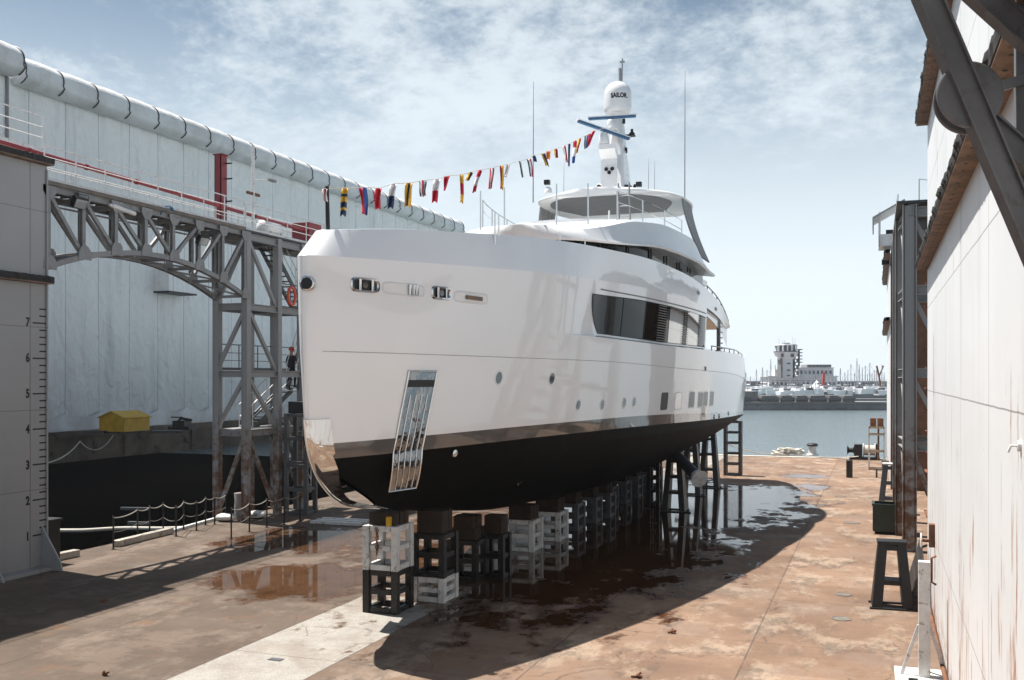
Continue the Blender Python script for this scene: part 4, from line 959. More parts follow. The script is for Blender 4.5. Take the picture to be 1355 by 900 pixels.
# fly coaming and seats
b = MB(); plan_slab(b, pchip([(33.2, 0), (33.3, .9), (34, 1.9), (36, 2.5), (43, 2.75)]), 33.2, 43, lambda y: 10.5, lambda y: 10.98); b.build('coaming', M['yacht_white_soft'], ya, smooth=40)
b = MB(); b.bx(CX+.6, CX+1.5, 36.5, 37.1, 10.98, 11.3); b.bx(CX-1.9, CX-.6, 37.2, 37.9, 10.98, 11.2); b.bx(CX+1.4, CX+2.2, 38.5, 39.4, 10.98, 11.35); b.build('console', M['grey_dark'], ya, bev=.05)
# hardtop
HT = pchip([(38.6, 0), (38.63, .8), (38.8, 1.5), (39.2, 2.2), (40, 2.85), (41.2, 3.15), (42.5, 3.2), (44.2, 2.95), (45.2, 2.4)])
b = MB(); rows = []
for i in range(51):
    u = i/50; y = 38.6+6.6*(.5-.5*cos(pi*u)); w = HT(y); cr = .0
    pr = [(w*.9, 12.80), (w*.985, 12.85), (w, 12.91), (w*.97, 12.97), (w*.7, 13.07), (0.0, 13.1)]
    rows.append([Vector((CX-a, y, z)) for a, z in pr]+[Vector((CX+a, y, z)) for a, z in reversed(pr[:-1])])
b.grid(rows, closed=True); b.add(rows[-1], [tuple(range(len(rows[-1])))]); ht = b.build('hardtop', M['yacht_white_soft'], ya, smooth=40)
b = MB(); rows = []
for y in linsp(39.0, 43.6, 16):
    w = max(.05, (HT(y)-.55)*(1-.25*ease(41, 43.6, y))); rows.append([Vector((CX-w, y, 12.785)), Vector((CX+w, y, 12.785))])
b.grid(rows); b.build('dark_panel', simple('grey_soffit_panel', (.11, .11, .115), .5), ht)
for s, nm in ((1, 'p'), (-1, 's')):   # raked side fins with slats
    for q_ in range(4):
        b = MB(); y0 = 41.0+q_*.52
        pts = []
        for k in range(9):
            t = k/8; x_ = CX+s*(3.08+.62*t**1.4+.0*q_); z_ = 12.86-2.35*t; pts.append((x_, y0+t*t*1.1, z_))
        rows = []
        for (x_, y_, z_), t in zip(pts, linsp(0, 1, 9)):
            w = .44-.08*t; rows.append([Vector((x_-.04, y_, z_)), Vector((x_+.04, y_+.02, z_)), Vector((x_+.04, y_+w, z_)), Vector((x_-.04, y_+w, z_))])
        b.grid(rows, closed=True); b.build('side_fin', M['grey_steel'], ya, smooth=40)
# windscreen posts and rails round the flybridge
glassy = Nt('clear_wind_screen'); glassy.set(Base_Color=(.9, .95, .95), Roughness=.0, Transmission_Weight=1.0, IOR=1.02, Alpha=.35)
for px, y_, side, ztop in ((689, 33.5, -1, 11.4), (695, 34.3, -1, 11.4)): pass
def fly_edge(y): return BR(y)-.75
posts = []
for y in (31.0, 32.6, 34.6, 37.0, 39.6):
    for s in (1, -1): posts.append((CX+s*max(.2, fly_edge(y)), y))
posts += [(CX-.9, 30.7), (CX+.9, 30.7)]
for (x_, y_) in posts:
    b = MB(); z0 = 10.2; b.tube([(x_, y_, z0), (x_, y_, 11.72)], .026, 8); b.build('stanchion', M['chrome'], ya, smooth=50)
for s in (1, -1):
    b = MB(); ys_ = linsp(32.6, 39.6, 16); b.tube([(CX+s*fly_edge(y), y, 11.35) for y in ys_], .012, 6); b.tube([(CX+s*fly_edge(y), y, 11.72) for y in ys_], .014, 6); b.build('fly_rail', M['chrome'], ya, smooth=50)
b = MB()
for s in (-.22, .22): b.tube([(CX+1.35+s, 38.25, 10.4), (CX+1.15+s, 38.75, 13.2)], .035, 8)
for k in range(5): z_ = 11.0+k*.42; y_ = 38.25+.5*(z_-10.4)/2.8; xx = CX+1.35-.2*(z_-10.4)/2.8; b.tube([(xx-.22, y_, z_), (xx+.22, y_, z_)], .022, 6)
b.build('boarding_ladder', M['mast_grey'], ya, smooth=50)
b = MB(); b.tube([(CX+.78, 37.9, 10.3), (CX+.78, 37.9, 12.0)], [.05, .035], 8); b.build('pole', M['yacht_white_soft'], ya, smooth=50)
# foredeck stanchions seen above the bulwark
for px, top in ((660, 284), (655, 281), (741, 307), (774, 315)):
    p = PXX(px, top, CX+ (1.9 if px < 700 else 2.3)); b = MB(); b.tube([(p.x, p.y, 8.2), (p.x, p.y, p.z)], .02, 6); b.build('stanchion', M['chrome'], ya, smooth=50)
# mast
mast = MB(); MY = 42.2
rows = []
for z, hw, y0, y1 in ((13.05, .78, 41.2, 43.2), (13.25, .55, 41.35, 43.1), (13.9, .46, 41.5, 43.0), (14.6, .40, 41.75, 42.95), (15.3, .32, 42.0, 42.85), (16.3, .26, 42.1, 42.75), (16.75, .22, 42.15, 42.7)):
    c_ = .1; rows.append([Vector((CX+x_, y_, z)) for x_, y_ in ((-hw, y0+c_), (-hw+c_, y0), (hw-c_, y0), (hw, y0+c_), (hw, y1-c_), (hw-c_, y1), (-hw+c_, y1), (-hw, y1-c_))])
mast.grid(rows, closed=True); mast.add(rows[-1], [tuple(range(8))]); mo = mast.build('mast', M['yacht_white_soft'], ya, smooth=35)
b = MB(); b.plate([(CX-.12, 41.2, 13.2), (CX-.12, 41.5, 15.1), (CX-.12, 40.95, 15.35), (CX-.12, 40.95, 15.15), (CX-.12, 41.35, 14.8)], .7, (1, 0, 0)); b.lathe((CX-.28, 41.1, 15.38), [(.22, 0), (.24, .08), (.19, .35), (.12, .5)], 18); b.lathe((CX-.1, 41.55, 16.1), [(.14, 0), (.18, .06), (.18, .3), (.1, .42)], 18); b.bx(CX-.5, CX+.2, 41.2, 42, 16.0, 16.1); b.build('radar_pedestal', M['yacht_white_soft'], mo, smooth=35)
b = MB(); b.lathe((CX-.45, 41.42, 13.55), [(.17, 0), (.17, .25), (.13, .3)], 20, axis=(-.3, -1, .1)); b.build('camera_ball', M['yacht_white_soft'], mo, smooth=35)
b = MB(); b.lathe((CX-.5, 41.1, 13.58), [(.10, 0), (.10, .03)], 20, axis=(-.3, -1, .1))
for a_, c_ in ((-.2, 14.35), (.06, 14.35), (-.07, 14.2)): b.lathe((CX+a_-.02, 41.42, c_), [(.04, 0), (.085, .16)], 14, axis=(0, -1, 0))
b.build('horn', M['black'], mo, smooth=50)
def radar_bar(c, yaw_, L, tilt=0):
    d = Vector((cos(yaw_), sin(yaw_), tilt)).normalized(); c = Vector(c); b = MB(); b.bar(c-d*L/2, c+d*L/2, .17, .11); o = b.build('radar_bar', M['blue_tape'], mo, bev=.03)
    b = MB(); b.bar(c-d*(L/2+.03)+Vector((0, 0, .06)), c+d*(L/2+.03)+Vector((0, 0, .06)), .15, .06); b.build('bar_cap', M['yacht_white_soft'], o)
radar_bar((CX-.28, 41.1, 15.98), radians(42), 2.5, -.22); radar_bar((CX-.05, 41.6, 16.62), radians(6), 2.05, .0)
b = MB()
for k in range(11): z_ = 13.4+k*.26; b.plate([(CX+.30-.02*k, 42.3, z_), (CX+.52-.022*k, 42.35, z_+.06), (CX+.52-.022*k, 42.6, z_+.06), (CX+.30-.02*k, 42.6, z_)], .04, (0, 0, 1))
b.build('mast_step', M['yacht_white_soft'], mo)
b = MB(); b.bx(CX+.15, CX+.75, 42.3, 42.6, 15.95, 16.02); b.lathe((CX+.62, 42.45, 16.02), [(.13, 0), (.13, .06), (.06, .12), (.06, .24)], 12); b.cut(); b.lathe((CX+.35, 42.45, 15.25), [(.07, 0), (.07, .22)], 10); b.cut(); b.lathe((CX+.3, 42.3, 16.5), [(.06, 0), (.06, .2)], 10); b.build_each('navigation_light', M['black'], mo, smooth=50)
b = MB(); b.box((CX+.55, 41.8, 13.4), (.35, .4, .6)); b.tube([(CX+.75, 41.7, 13.2), (CX+.95, 41.7, 13.7)], .07, 6); b.build('deck_gear', M['black'], mo)
b = MB(); R_ = .60; DZ = 17.02
prof_ = [(.20, -.22), (.24, -.16), (.30, -.06), (.54, -.02), (R_*.985, .08), (R_, .18), (R_, .75)]+[(R_*cos(a), .75+R_*1.02*sin(a)) for a in [radians(x_) for x_ in (12, 24, 36, 48, 60, 72, 82, 89)]]
b.lathe((CX, 42.4, DZ), prof_, 48); dome = b.build('satellite_dome', M['yacht_white_soft'], mo, smooth=40)
cd = Vector((0, 0, 0))
ang0 = math.atan2(0-42.4, 0-CX)+radians(7)
def wrap(x, y, z): a = ang0+x/R_; r_ = R_+.004+z; return Vector((CX+r_*cos(a), 42.4+r_*sin(a), DZ+.60+y))
cu_o = text_mesh('lettering', 'SAILOR.', .27, M['black'], ya, wrap, .80, bold=.045); cu_o.parent = mo; cu_o.matrix_parent_inverse = Matrix.Identity(4)
b = MB(); b.tube([(CX+.1, 42.4, 18.35), (CX+.1, 42.4, 18.95)], .07, 8); b.tube([(CX+.2, 42.35, 18.3), (CX+.22, 42.35, 19.35)], .03, 8); b.box((CX+.22, 42.35, 19.2), (.2, .1, .07)); b.build('antenna', M['mast_grey'], mo, smooth=50)
def base_z(px, X, Y): pass
for (px, py0, py1, tt) in ((705.5, 108, 260, 41.0), (906, 94, 262, 43.0), (858, 210, 250, 45.0), (866, 213, 250, 45.0), (746, 215, 250, 45)):
    a_ = P(px, py1, tt); c_ = P(px+.5, py0, tt); h_ = a_.lerp(c_, .42); b = MB(); rr = .022 if py1-py0 > 100 else .012
    b.tube([a_-Vector((0, 0, .25)), h_, c_], [rr*1.3, rr, rr*.4], 6); b.build('whip_antenna', M['mast_grey'], ya, smooth=60)
for px, tt, yw in ((725.5, 40.6, .5), (847, 41.0, .2)):
    c = P(px, 250, tt); b = MB(); b.lathe((c.x, c.y, 12.98), [(.17, 0), (.15, .15), (.07, .25)], 14); o = b.build('floodlight_base', M['yacht_white_soft'], ya, smooth=40)
    b = MB(); b.box((c.x-.05, c.y, 13.42), (.22, .2, .19)); b.build('floodlight', M['black'], o)
# jackstaff, aft rails, corner post, flag pole
b = MB(); b.tube([(CX, 17.95, 8.45), (CX, 17.9, 9.38)], .042, 10); b.build('jackstaff', M['black'], ya, smooth=50)
def deck_rail(pts, z_off, mat, name, h=.45):
    b = MB(); top = [Vector(p)+Vector((0, 0, h)) for p in pts]; b.tube(top, .025, 8)
    for p in pts[::2]: b.tube([Vector(p), Vector(p)+Vector((0, 0, h))], .02, 6)
    b.build(name, mat, ya, smooth=50)
for s in (1, -1):
    deck_rail([(CX+s*(br_(y)-.06), y, hr_(y)-.02) for y in linsp(40.5, 46.2, 11)], 0, M['bronze'], 'deck_rail', .22)
    deck_rail([(CX+s*(level('L', y)[0]-.12), y, hl_(y)) for y in linsp(40.6, 50.0, 13)], 0, M['bronze'], 'deck_rail', .20)
    b = MB(); b.bar((CX+s*4.12, 44.0, 6.45), (CX+s*4.12, 44.0, 7.98), .14, .24)
    for k in range(5): b.bar((CX+s*4.12, 44.0, 6.75+k*.24), (CX+s*4.12, 45.1, 6.75+k*.24), .05, .05)
    b.build('slatted_post', M['grey_steel'], ya)
# underwater gear: shaft bracket tube and stabiliser
b = MB(); A = P(892, 600, 38.5); B1 = P(925, 633, 36.5); b.tube([A, B1], .21, 20); o = b.build('stabiliser_fin', simple('dark_blue_grey_tube', (.05, .055, .065), .5), ya, smooth=50)
d = (B1-A).normalized(); b = MB(); b.lathe(B1-d*.25, [(.215, 0), (.215, .22), (.30, .26), (.33, .30), (.2, .31)], 24, axis=d); b.build('end_flange', M['crate_white'], o, smooth=40)
b = MB(); b.bx(CX-.06, CX+.06, 49.5, 50.6, 1.35, 3.2); b.build('rudder', M['antifoul'], ya, bev=.03)
for s in (1, -1):
    b = MB(); b.tube([(CX+s*1.7, 43, 2.2), (CX+s*1.7, 49.0, 1.75)], .07, 10); b.bar((CX+s*1.7, 48.5, 1.8), (CX+s*1.7, 48.7, 3.2), .06, .3)
    for k in range(4):
        a = k*pi/2+.4; b.plate([(CX+s*1.7+.1*cos(a), 49.0, 1.75+.1*sin(a)), (CX+s*1.7+.5*cos(a-.3), 49.05, 1.75+.5*sin(a-.3)), (CX+s*1.7+.55*cos(a+.2), 49.1, 1.75+.55*sin(a+.2)), (CX+s*1.7+.15*cos(a+.9), 49.05, 1.75+.15*sin(a+.9))], .03, (0, 1, .2))
    b.build('propeller', M['bronze'], ya)
# the starboard side carries the same openings and fittings
def mirror_side(o, par):
    c = o.copy(); c.data = o.data.copy(); C.objects.link(c); c.parent = par; c.matrix_parent_inverse = o.matrix_parent_inverse.copy()
    for v in c.data.vertices: v.co.x = 2*CX-v.co.x
    c.data.flip_normals()
    for ch in list(o.children): mirror_side(ch, c)
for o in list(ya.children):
    if o.name.split('.')[0] in ('window_band', 'porthole', 'hull_window', 'anchor_pocket', 'fairlead', 'mooring_recess', 'deck_light', 'ledge_shadow_line', 'knuckle_shade_line'): mirror_side(o, ya)
# ---------------------------------------------------------------- keel blocks and frames
def crate(name, loc, w, h, mat, label, rz=0, cells=2, cat='steel frame', group='keel support frames', wd=None):
    wd = wd or w; r = thing(name, loc, label, cat, group); x, y, z = loc; t = .105; hx, hy = w/2, wd/2
    R = lambda a, c: (x+a*cos(rz)-c*sin(rz), y+a*sin(rz)+c*cos(rz))
    b = MB()
    for a in (-1, 1):
        for c in (-1, 1): px_, py_ = R(a*(hx-t/2), c*(hy-t/2)); b.box((px_, py_, z+h/2), (t*1.5, t*1.5, h), rz); b.cut()
    b.build_each('corner_post', mat, r, bev=.006)
    b = MB()
    for i in range(cells+1):
        zz_ = z+t*.6+(h-t*1.2)*i/cells
        for a in (-1, 1):
            for (cx_, cy_, sx, sy) in ((0, a*(hy-t/2), w-3*t, t*.9), (a*(hx-t/2), 0, t*.9, wd-3*t)):
                px_, py_ = R(cx_, cy_); b.box((px_, py_, zz_), (sx, sy, t*1.15), rz)
        b.cut()
    b.build_each('rail', mat, r, bev=.005)
    b = MB(); px_, py_ = R(0, 0); b.box((px_, py_, z+h-.004), (w-.02, wd-.02, .014), rz); b.build('top_plate', mat, r)
    return r
def timber(loc, w, d, h, label, n=3, rz=0, mat=None):
    b = MB(); x, y, z = loc; rnd = random.Random(int(abs(x*100+y*10+z*7)))
    for k in range(n): 
        yy = -d/2+d*(k+.5)/n; b.box((x-yy*sin(rz), y+yy*cos(rz), z+h/2), (w+rnd.uniform(-.06, .06), d/n-.012, h), rz+rnd.uniform(-.02, .02))
    o = b.build('timber_block', mat or M['wood'], bev=.012); return tag(o, label, 'timber block', 'timber blocks under the hull')
def stack(px, py, cols, wood, names, w=.84, rz=0.0, dx=0):
    g = G(px, py); x, y = g.x, g.y+w/2; z = 0.002
    for (mt, h), nm in zip(cols, names): crate('support_frame', (x, y, z), w, h-.004, M[mt], nm, rz); z += h
    for i, (h, nm) in enumerate(wood): timber((x, y, z), w*(.82-.1*i), w*.8, h-.004, nm); z += h
    return x, y, z
stack(503, 812, [('crate_black', .99), ('crate_white', 1.03)], [(.30, 'dark timber blocks on the white frame nearest the bow')], ['black frame at the foot of the nearest stack under the bow', 'white frame on top of the black one under the bow'])
g = G(497, 812); b = MB(); b.bx(-10.62, -10.52, 20.56, 20.7, 2.03, 2.24); tag(b.build('wedge', M['yellow']), 'small yellow wedge on the white frame under the bow', 'wedge')
stack(566, 797, [('crate_white', .60), ('crate_black', 1.05)], [(.55, 'tall dark timber pile on the second stack from the bow')], ['low white frame at the foot of the second stack', 'black frame standing on the low white frame'])
stack(611, 770, [('crate_black', 1.10)], [(.32, 'lower wide timber layer on the third stack from the bow'), (.32, 'upper narrow timber layer on the third stack from the bow')], ['single black frame carrying two timber layers'])
stack(651, 766, [('crate_black', 1.20)], [(.5, 'dark timbers on the black frame just before the white row')], ['black frame standing just before the row of white frames'], w=.62)
stack(686, 730, [('crate_white', .98)], [(.45, 'black timbers on the nearest white frame in the shaded row')], ['nearest white frame of the shaded row standing in the puddle'], w=.96)
stack(722, 716, [('crate_white', .96)], [(.45, 'black timbers on the second white frame in the shaded row')], ['second white frame of the shaded row'], w=.96)
stack(747, 702, [('crate_grey', .95)], [(.5, 'black timbers on the first grey frame')], ['first grey frame after the two white ones in the shaded row'], w=.96)
stack(773, 692, [('crate_grey', .95)], [(.5, 'black timbers on the second grey frame')], ['second grey frame of the shaded row'], w=.9)
stack(792, 685, [('crate_grey', .95)], [(.5, 'black timbers on the third grey frame')], ['third grey frame of the shaded row'], w=.9)
for k in range(5):
    y = 40.2+k*2.3; kk = ['fourth', 'fifth', 'sixth', 'seventh', 'last'][k]
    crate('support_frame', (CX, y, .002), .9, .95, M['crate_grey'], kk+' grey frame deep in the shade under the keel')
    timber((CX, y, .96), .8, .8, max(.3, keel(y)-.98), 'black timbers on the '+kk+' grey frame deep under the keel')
# hanging chain on the nearest white frame
def chain(top, n, label, cat='chain'):
    b = MB()
    for i in range(n):
        c = Vector(top)-Vector((.01*sin(i*1.7), 0, i*.052)); a = (i % 2)*pi/2
        b.tube([c+Vector((.022*cos(t)*cos(a), .022*cos(t)*sin(a), .036*sin(t))) for t in [2*pi*k/10 for k in range(11)]], .009, 5, cap=False)
    return tag(b.build('chain', M['rust'], smooth=60), label, cat)
g = G(503, 812); chain((g.x-.08, g.y-.02, 1.95), 12, 'rusty chain hanging on the front of the white bow frame'); chain((g.x-.05, g.y-.03, 1.9), 9, 'shorter rusty chain beside the first on the white bow frame')
# A shaped trestles and ladder like props near the stern
def trestle(base, h, w0, w1, d, mat, label, rungs, name='trestle', top=True, group='trestles', plate=None, yaw=0):
    r = thing(name, base, label, 'trestle', group); x, y, z = base
    def L(a, c, zz): return (x+a*cos(yaw)-c*sin(yaw), y+a*sin(yaw)+c*cos(yaw), z+zz)
    for s in (-1, 1):
        b = MB(); t = max(.1, w0*.25)
        b.add([L(s*w0/2, -d/2, .03), L(s*(w0/2-t), -d/2, .03), L(s*max(.0, w1/2-t*.9), -d/2*.5, h), L(s*w1/2, -d/2*.5, h), L(s*w0/2, d/2, .03), L(s*(w0/2-t), d/2, .03), L(s*max(.0, w1/2-t*.9), d/2*.5, h), L(s*w1/2, d/2*.5, h)],
              [(0, 1, 2, 3), (4, 7, 6, 5), (0, 3, 7, 4), (1, 5, 6, 2), (0, 4, 5, 1), (3, 2, 6, 7)]); b.build('leg', mat, r, bev=.006)
    b = MB()
    for q_ in rungs: ww = w0+(w1-w0)*q_; b.bar(L(-ww/2+.06, 0, h*q_), L(ww/2-.06, 0, h*q_), d*(1-.5*q_)*.9, .11); b.cut()
    b.build_each('cross_plate', mat, r)
    if top: b = MB(); b.bar(L(-w1/2-.02, 0, h+.03), L(w1/2+.02, 0, h+.03), d*.7, .06); b.build('top_beam', plate or mat, r)
    b = MB(); b.bar(L(-w0/2-.05, -d/2, .02), L(w0/2+.25, -d/2, .02), .12, .035); b.bar(L(-w0/2-.05, d/2, .02), L(w0/2+.05, d/2, .02), .1, .035); b.build('foot_rail', mat, r)
    return r
def lpos(px, py): g = G(px, py); return (g.x, g.y, .003)
trestle(lpos(1180, 803), 1.52, .92, .62, .7, M['black'], 'black A shaped trestle standing free near the right wall', (.40, .93), yaw=.05)
trestle(lpos(1177, 679), 1.95, .92, .50, .8, M['crate_grey'], 'grey A shaped trestle with pale top behind the dark bin', (.30, .62, .93), plate=M['crate_white'])
for px, py, h, w0, w1, mt, lab in ((893, 676, 2.55, .95, .55, 'crate_black', 'dark trestle under the hull left of the fin tube'), (915, 655, 2.6, .95, .5, 'crate_grey', 'grey trestle under the hull behind the fin tube'), (939, 645, 3.0, 1.0, .55, 'crate_grey', 'tall grey trestle right of the fin tube under the stern')):
    trestle(lpos(px, py), h, w0, w1, .8, M[mt], lab, (.3, .55, .8))
for px, py, h, lab in ((866, 668, 2.3, 'dark upright ladder prop among the stern supports'), (928, 640, 3.0, 'narrow black upright prop between the stern trestles'), (970, 629, 3.05, 'tall grey ladder prop standing alone under the stern quarter')):
    g = G(px, py); mt = 'crate_grey' if px == 970 else 'crate_black'
    crate('ladder_prop', (g.x, g.y, .003), .92 if px == 970 else .5, h, M[mt], lab, 0, 5 if px == 970 else 4, 'prop', 'ladder props under the stern', .6)
    if px == 970:
        crate('cap_block', (g.x-.1, g.y, h+.006), .5, .35, M['crate_black'], 'black cap block on the tall grey ladder prop', 0, 1, 'block', None, .5)
# dark bin by the right wall
g = G(1178, 708); r = thing('bin', (g.x, g.y, 0), 'dark green open steel bin between two trestles on the right', 'bin')
b = MB(); w, d, h = 1.1, .9, .95
for (a, c, sx, sy) in ((0, -d/2, w, .05), (0, d/2, w, .05), (-w/2, 0, .05, d), (w/2, 0, .05, d)): b.box((g.x+a, g.y+.5+c, h/2+.1), (sx, sy, h-.1))
b.box((g.x, g.y+.5, .12), (w, d, .06)); DG = simple('dark_green_paint', (.012, .03, .02), .35, 0, .3, 3); b.build('body', DG, r)
b = MB()
for s in (-1, 1): b.bar((g.x-w/2-.05, g.y+.5+s*d/2, h+.07), (g.x+w/2+.05, g.y+.5+s*d/2, h+.07), .07)
for k in range(5): b.bar((g.x-w/2+w*k/4, g.y+.02, .12), (g.x-w/2+w*k/4, g.y+.02, h+.02), .05)
for s in (-1, 1): b.bar((g.x+s*w/2, g.y+.02, h+.07), (g.x+s*w/2, g.y+.98, h+.07), .07)
b.build('rim', DG, r)
# leaning punched plate
A = G(1206, 712); B1 = Vector((1.1, 24.0, 0)); r = thing('leaning_panel', (A.x, A.y, 0), 'black punched steel panel leaning against the right wall end', 'panel')
b = MB(); a0 = Vector((.72, 25.2, .01)); a1 = Vector((.78, 28.6, .01)); up_ = Vector((.32, 0, 1.15)); b.plate([a0, a1, a1+up_, a0+up_], .04, (1, 0, -.3)); b.build('panel_sheet', M['black'], r)
b = MB()
for i in range(7):
    for j in range(3): c = a0.lerp(a1, (i+.6)/7.2)+up_*((j+.6)/3.2)-Vector((.024, 0, -.006)); b.lathe(c, [(.07, 0), (.07, .004)], 12, axis=(-1, 0, .3))
b.build('hole', M['crate_grey'], r)
# white post with braces in the near right corner
g = G(1223, 897); r = thing('prop_post', (g.x, g.y, 0), 'white square post with two braces on a base plate, bottom right', 'post')
x, y = g.x, g.y; b = MB(); b.bx(x-.1, x+.1, y-.1, y+.1, .03, 2.12); b.build('post', M['crate_white'], r, bev=.008)
b = MB()
for a, c in ((-.38, 0), (.38, 0), (0, .38)): b.bar((x+a, y+c, .04), (x+a*.24, y+c*.24, .95), .045, .06)
b.build('brace', M['crate_white'], r); b = MB(); b.bx(x-.5, x+.5, y-.45, y+.5, .004, .035); b.build('base_plate', M['crate_white'], r)
b = MB(); b.bx(x-.28, x-.12, y-.5, y-.4, .036, .09); b.bx(x+.12, x+.28, y-.5, y-.4, .036, .09); b.build('rubber_pad', M['black'], r)
b = MB(); q_ = G(1298, 892); b.tube([(1.12, 15.6, .02), (1.12, 15.6, .38), (1.12, 15.75, .45), (1.12, 15.9, .38), (1.12, 15.9, .3)], .03, 8); tag(b.build('pipe_stub', M['crate_white'], smooth=60), 'small bent pipe stub at the foot of the right wall', 'pipe')
# pipe steps and stand behind the trestle
g = G(1160, 632); b = MB(); b.tube([g+Vector((0, 0, 0)), g+Vector((0, 0, .45)), g+Vector((.3, 0, .45)), g+Vector((.3, 0, .9)), g+Vector((.7, 0, .9))], .05, 8); tag(b.build('bent_pipe', M['black'], smooth=50), 'black bent pipe on the floor before the rusty rack', 'pipe')
# bollards, winch, rack, rope pile at the dock end
g = G(1124, 632); b = MB(); b.lathe((g.x, g.y, 0), [(.17, 0), (.17, .95), (.15, .97)], 20); tag(b.build('bollard', M['black'], smooth=40), 'plain black pipe bollard standing in the sunny floor', 'bollard')
g = G(1075, 603); r = thing('bollard', (g.x, g.y, 0), 'white mooring bollard with black cap at the dock edge', 'bollard')
b = MB(); b.lathe((g.x, g.y, 0), [(.42, 0), (.42, .1), (.28, .16), (.26, .62), (.3, .66)], 20); b.build('post', M['crate_white'], r, smooth=40)
b = MB(); b.lathe((g.x, g.y, .66), [(.36, 0), (.38, .12), (.28, .2)], 20); b.build('cap', M['black'], r, smooth=40)
g = G(1040, 603); b = MB(); rnd = random.Random(4)
for k in range(9):
    cx_, cy_ = g.x+rnd.uniform(-.6, .6), g.y+rnd.uniform(-.3, .3); rr = rnd.uniform(.3, .6); z_ = .08+.05*k
    b.tube([(cx_+rr*cos(a)*1.3, cy_+rr*sin(a)*.7, z_+.06*sin(3*a+k)) for a in [2*pi*q/20 for q in range(21)]], .06, 8)
tag(b.build('rope_pile', M['rope'], smooth=60), 'heap of thick white mooring rope at the dock edge', 'rope')
r = thing('winch', G(1143, 608), 'black mooring winch with pale rope drum at the dock edge', 'winch'); g = r.location.copy()
b = MB(); b.bx(g.x-.9, g.x+1.0, g.y-.5, g.y+.5, .0, .16); b.bx(g.x-.6, g.x-.1, g.y-.4, g.y+.4, .16, 1.0); b.bx(g.x+.75, g.x+.95, g.y-.4, g.y+.4, .16, 1.05); b.lathe((g.x-1.05, g.y, .6), [(.32, 0), (.16, .12), (.16, .35), (.3, .45)], 18, axis=(1, 0, 0)); b.build('frame', M['black'], r, smooth=40)
b = MB(); b.lathe((g.x-.05, g.y, .62), [(.46, 0), (.46, .05), (.34, .06), (.34, .72), (.46, .73), (.46, .78)], 22, axis=(1, 0, 0)); b.build('drum', M['rope'], r, smooth=40)
g = G(1160, 622); r = thing('rack', g, 'open pale rusty steel rack before the winch', 'rack')
b = MB()
for a in (-.42, .42):
    for c in (0, .7): b.bx(g.x+a-.05, g.x+a+.05, g.y+c-.05, g.y+c+.05, 0, 2.55)
b.build('upright', M['crate_white'], r); b = MB()
for z_ in (.06, 1.1, 2.1, 2.5):
    for c in (0, .7): b.bar((g.x-.42, g.y+c, z_), (g.x+.42, g.y+c, z_), .1)
b.build('rail', simple('rusty_cream_paint', (.38, .30, .22), .7, 0, .2, 3, grime=((.2, .08, .03), .9)), r)
b = MB(); b.bx(g.x-.36, g.x-.02, g.y+.1, g.y+.6, 2.56, 3.05); b.bx(g.x+.04, g.x+.38, g.y+.1, g.y+.6, 2.56, 3.05); b.tube([(g.x+.1, g.y+.3, 2.5), (g.x+.1, g.y+.3, .6)], .05, 8); b.build('weight', M['rust'], r)
b = MB(); A = G(985, 602, .35); B1 = G(1035, 604, .4); C1 = G(1075, 605, .45); D1 = G(1136, 604, .6)
b.tube(sag(P(962, 588, 60), G(1060, 602, .5), .25)+sag(G(1060, 602, .5), D1, .12)[1:], .03, 6); tag(b.build('mooring_line', M['rope'], smooth=60), 'long pale line stretched over the dock edge to the winch', 'rope')
# manholes
for px, py, rr, lab in ((1116, 787, .20, 'nearer to the trestle of the two small round floor plates'), (1113, 819, .22, 'small round floor plate closest to the camera'), (1127, 692, .30, 'round floor plate in the sunny floor before the bin'), (1112, 657, .26, 'faint round floor plate far down the floor'), (300, 754, 0, None)):
    if not lab: continue
    g = G(px, py); b = MB(); b.lathe((g.x, g.y, .002), [(rr, 0), (rr, .012), (rr*.88, .016), (rr*.86, .008), (.02, .010)], 28); tag(b.build('manhole_plate', simple('worn_plate_metal' , (.16, .14, .12), .6, .2, .2, 8), smooth=40), lab, 'floor plate', 'round plates in the floor')
b = MB(); g = G(365, 873); b.box((g.x, g.y, .006), (.28, .16, .010)); b.box((g.x, g.y, .009), (.22, .11, .012)); tag(b.build('floor_plate', M['crate_grey']), 'small rectangular plate set in the pale centre strip', 'floor plate')
# bits of debris on the floor
for i, (px, py, lab) in enumerate(((137, 894, 'small dark scrap on the floor at the lower left edge'), (889, 838, 'small rusty scrap in the sunny floor on the right'), (842, 897, 'dark scrap on the floor at the bottom edge'), (137, 797, 'tiny dark scrap at the edge of the left shadow'))):
    g = G(px, py); b = MB(); rnd = random.Random(i)
    for k in range(4): b.bar(g+Vector((rnd.uniform(-.1, .1), rnd.uniform(-.05, .05), .02)), g+Vector((rnd.uniform(-.1, .14), rnd.uniform(-.06, .06), .03+.02*k)), .035, .03)
    tag(b.build('scrap', M['rust']), lab, 'scrap')

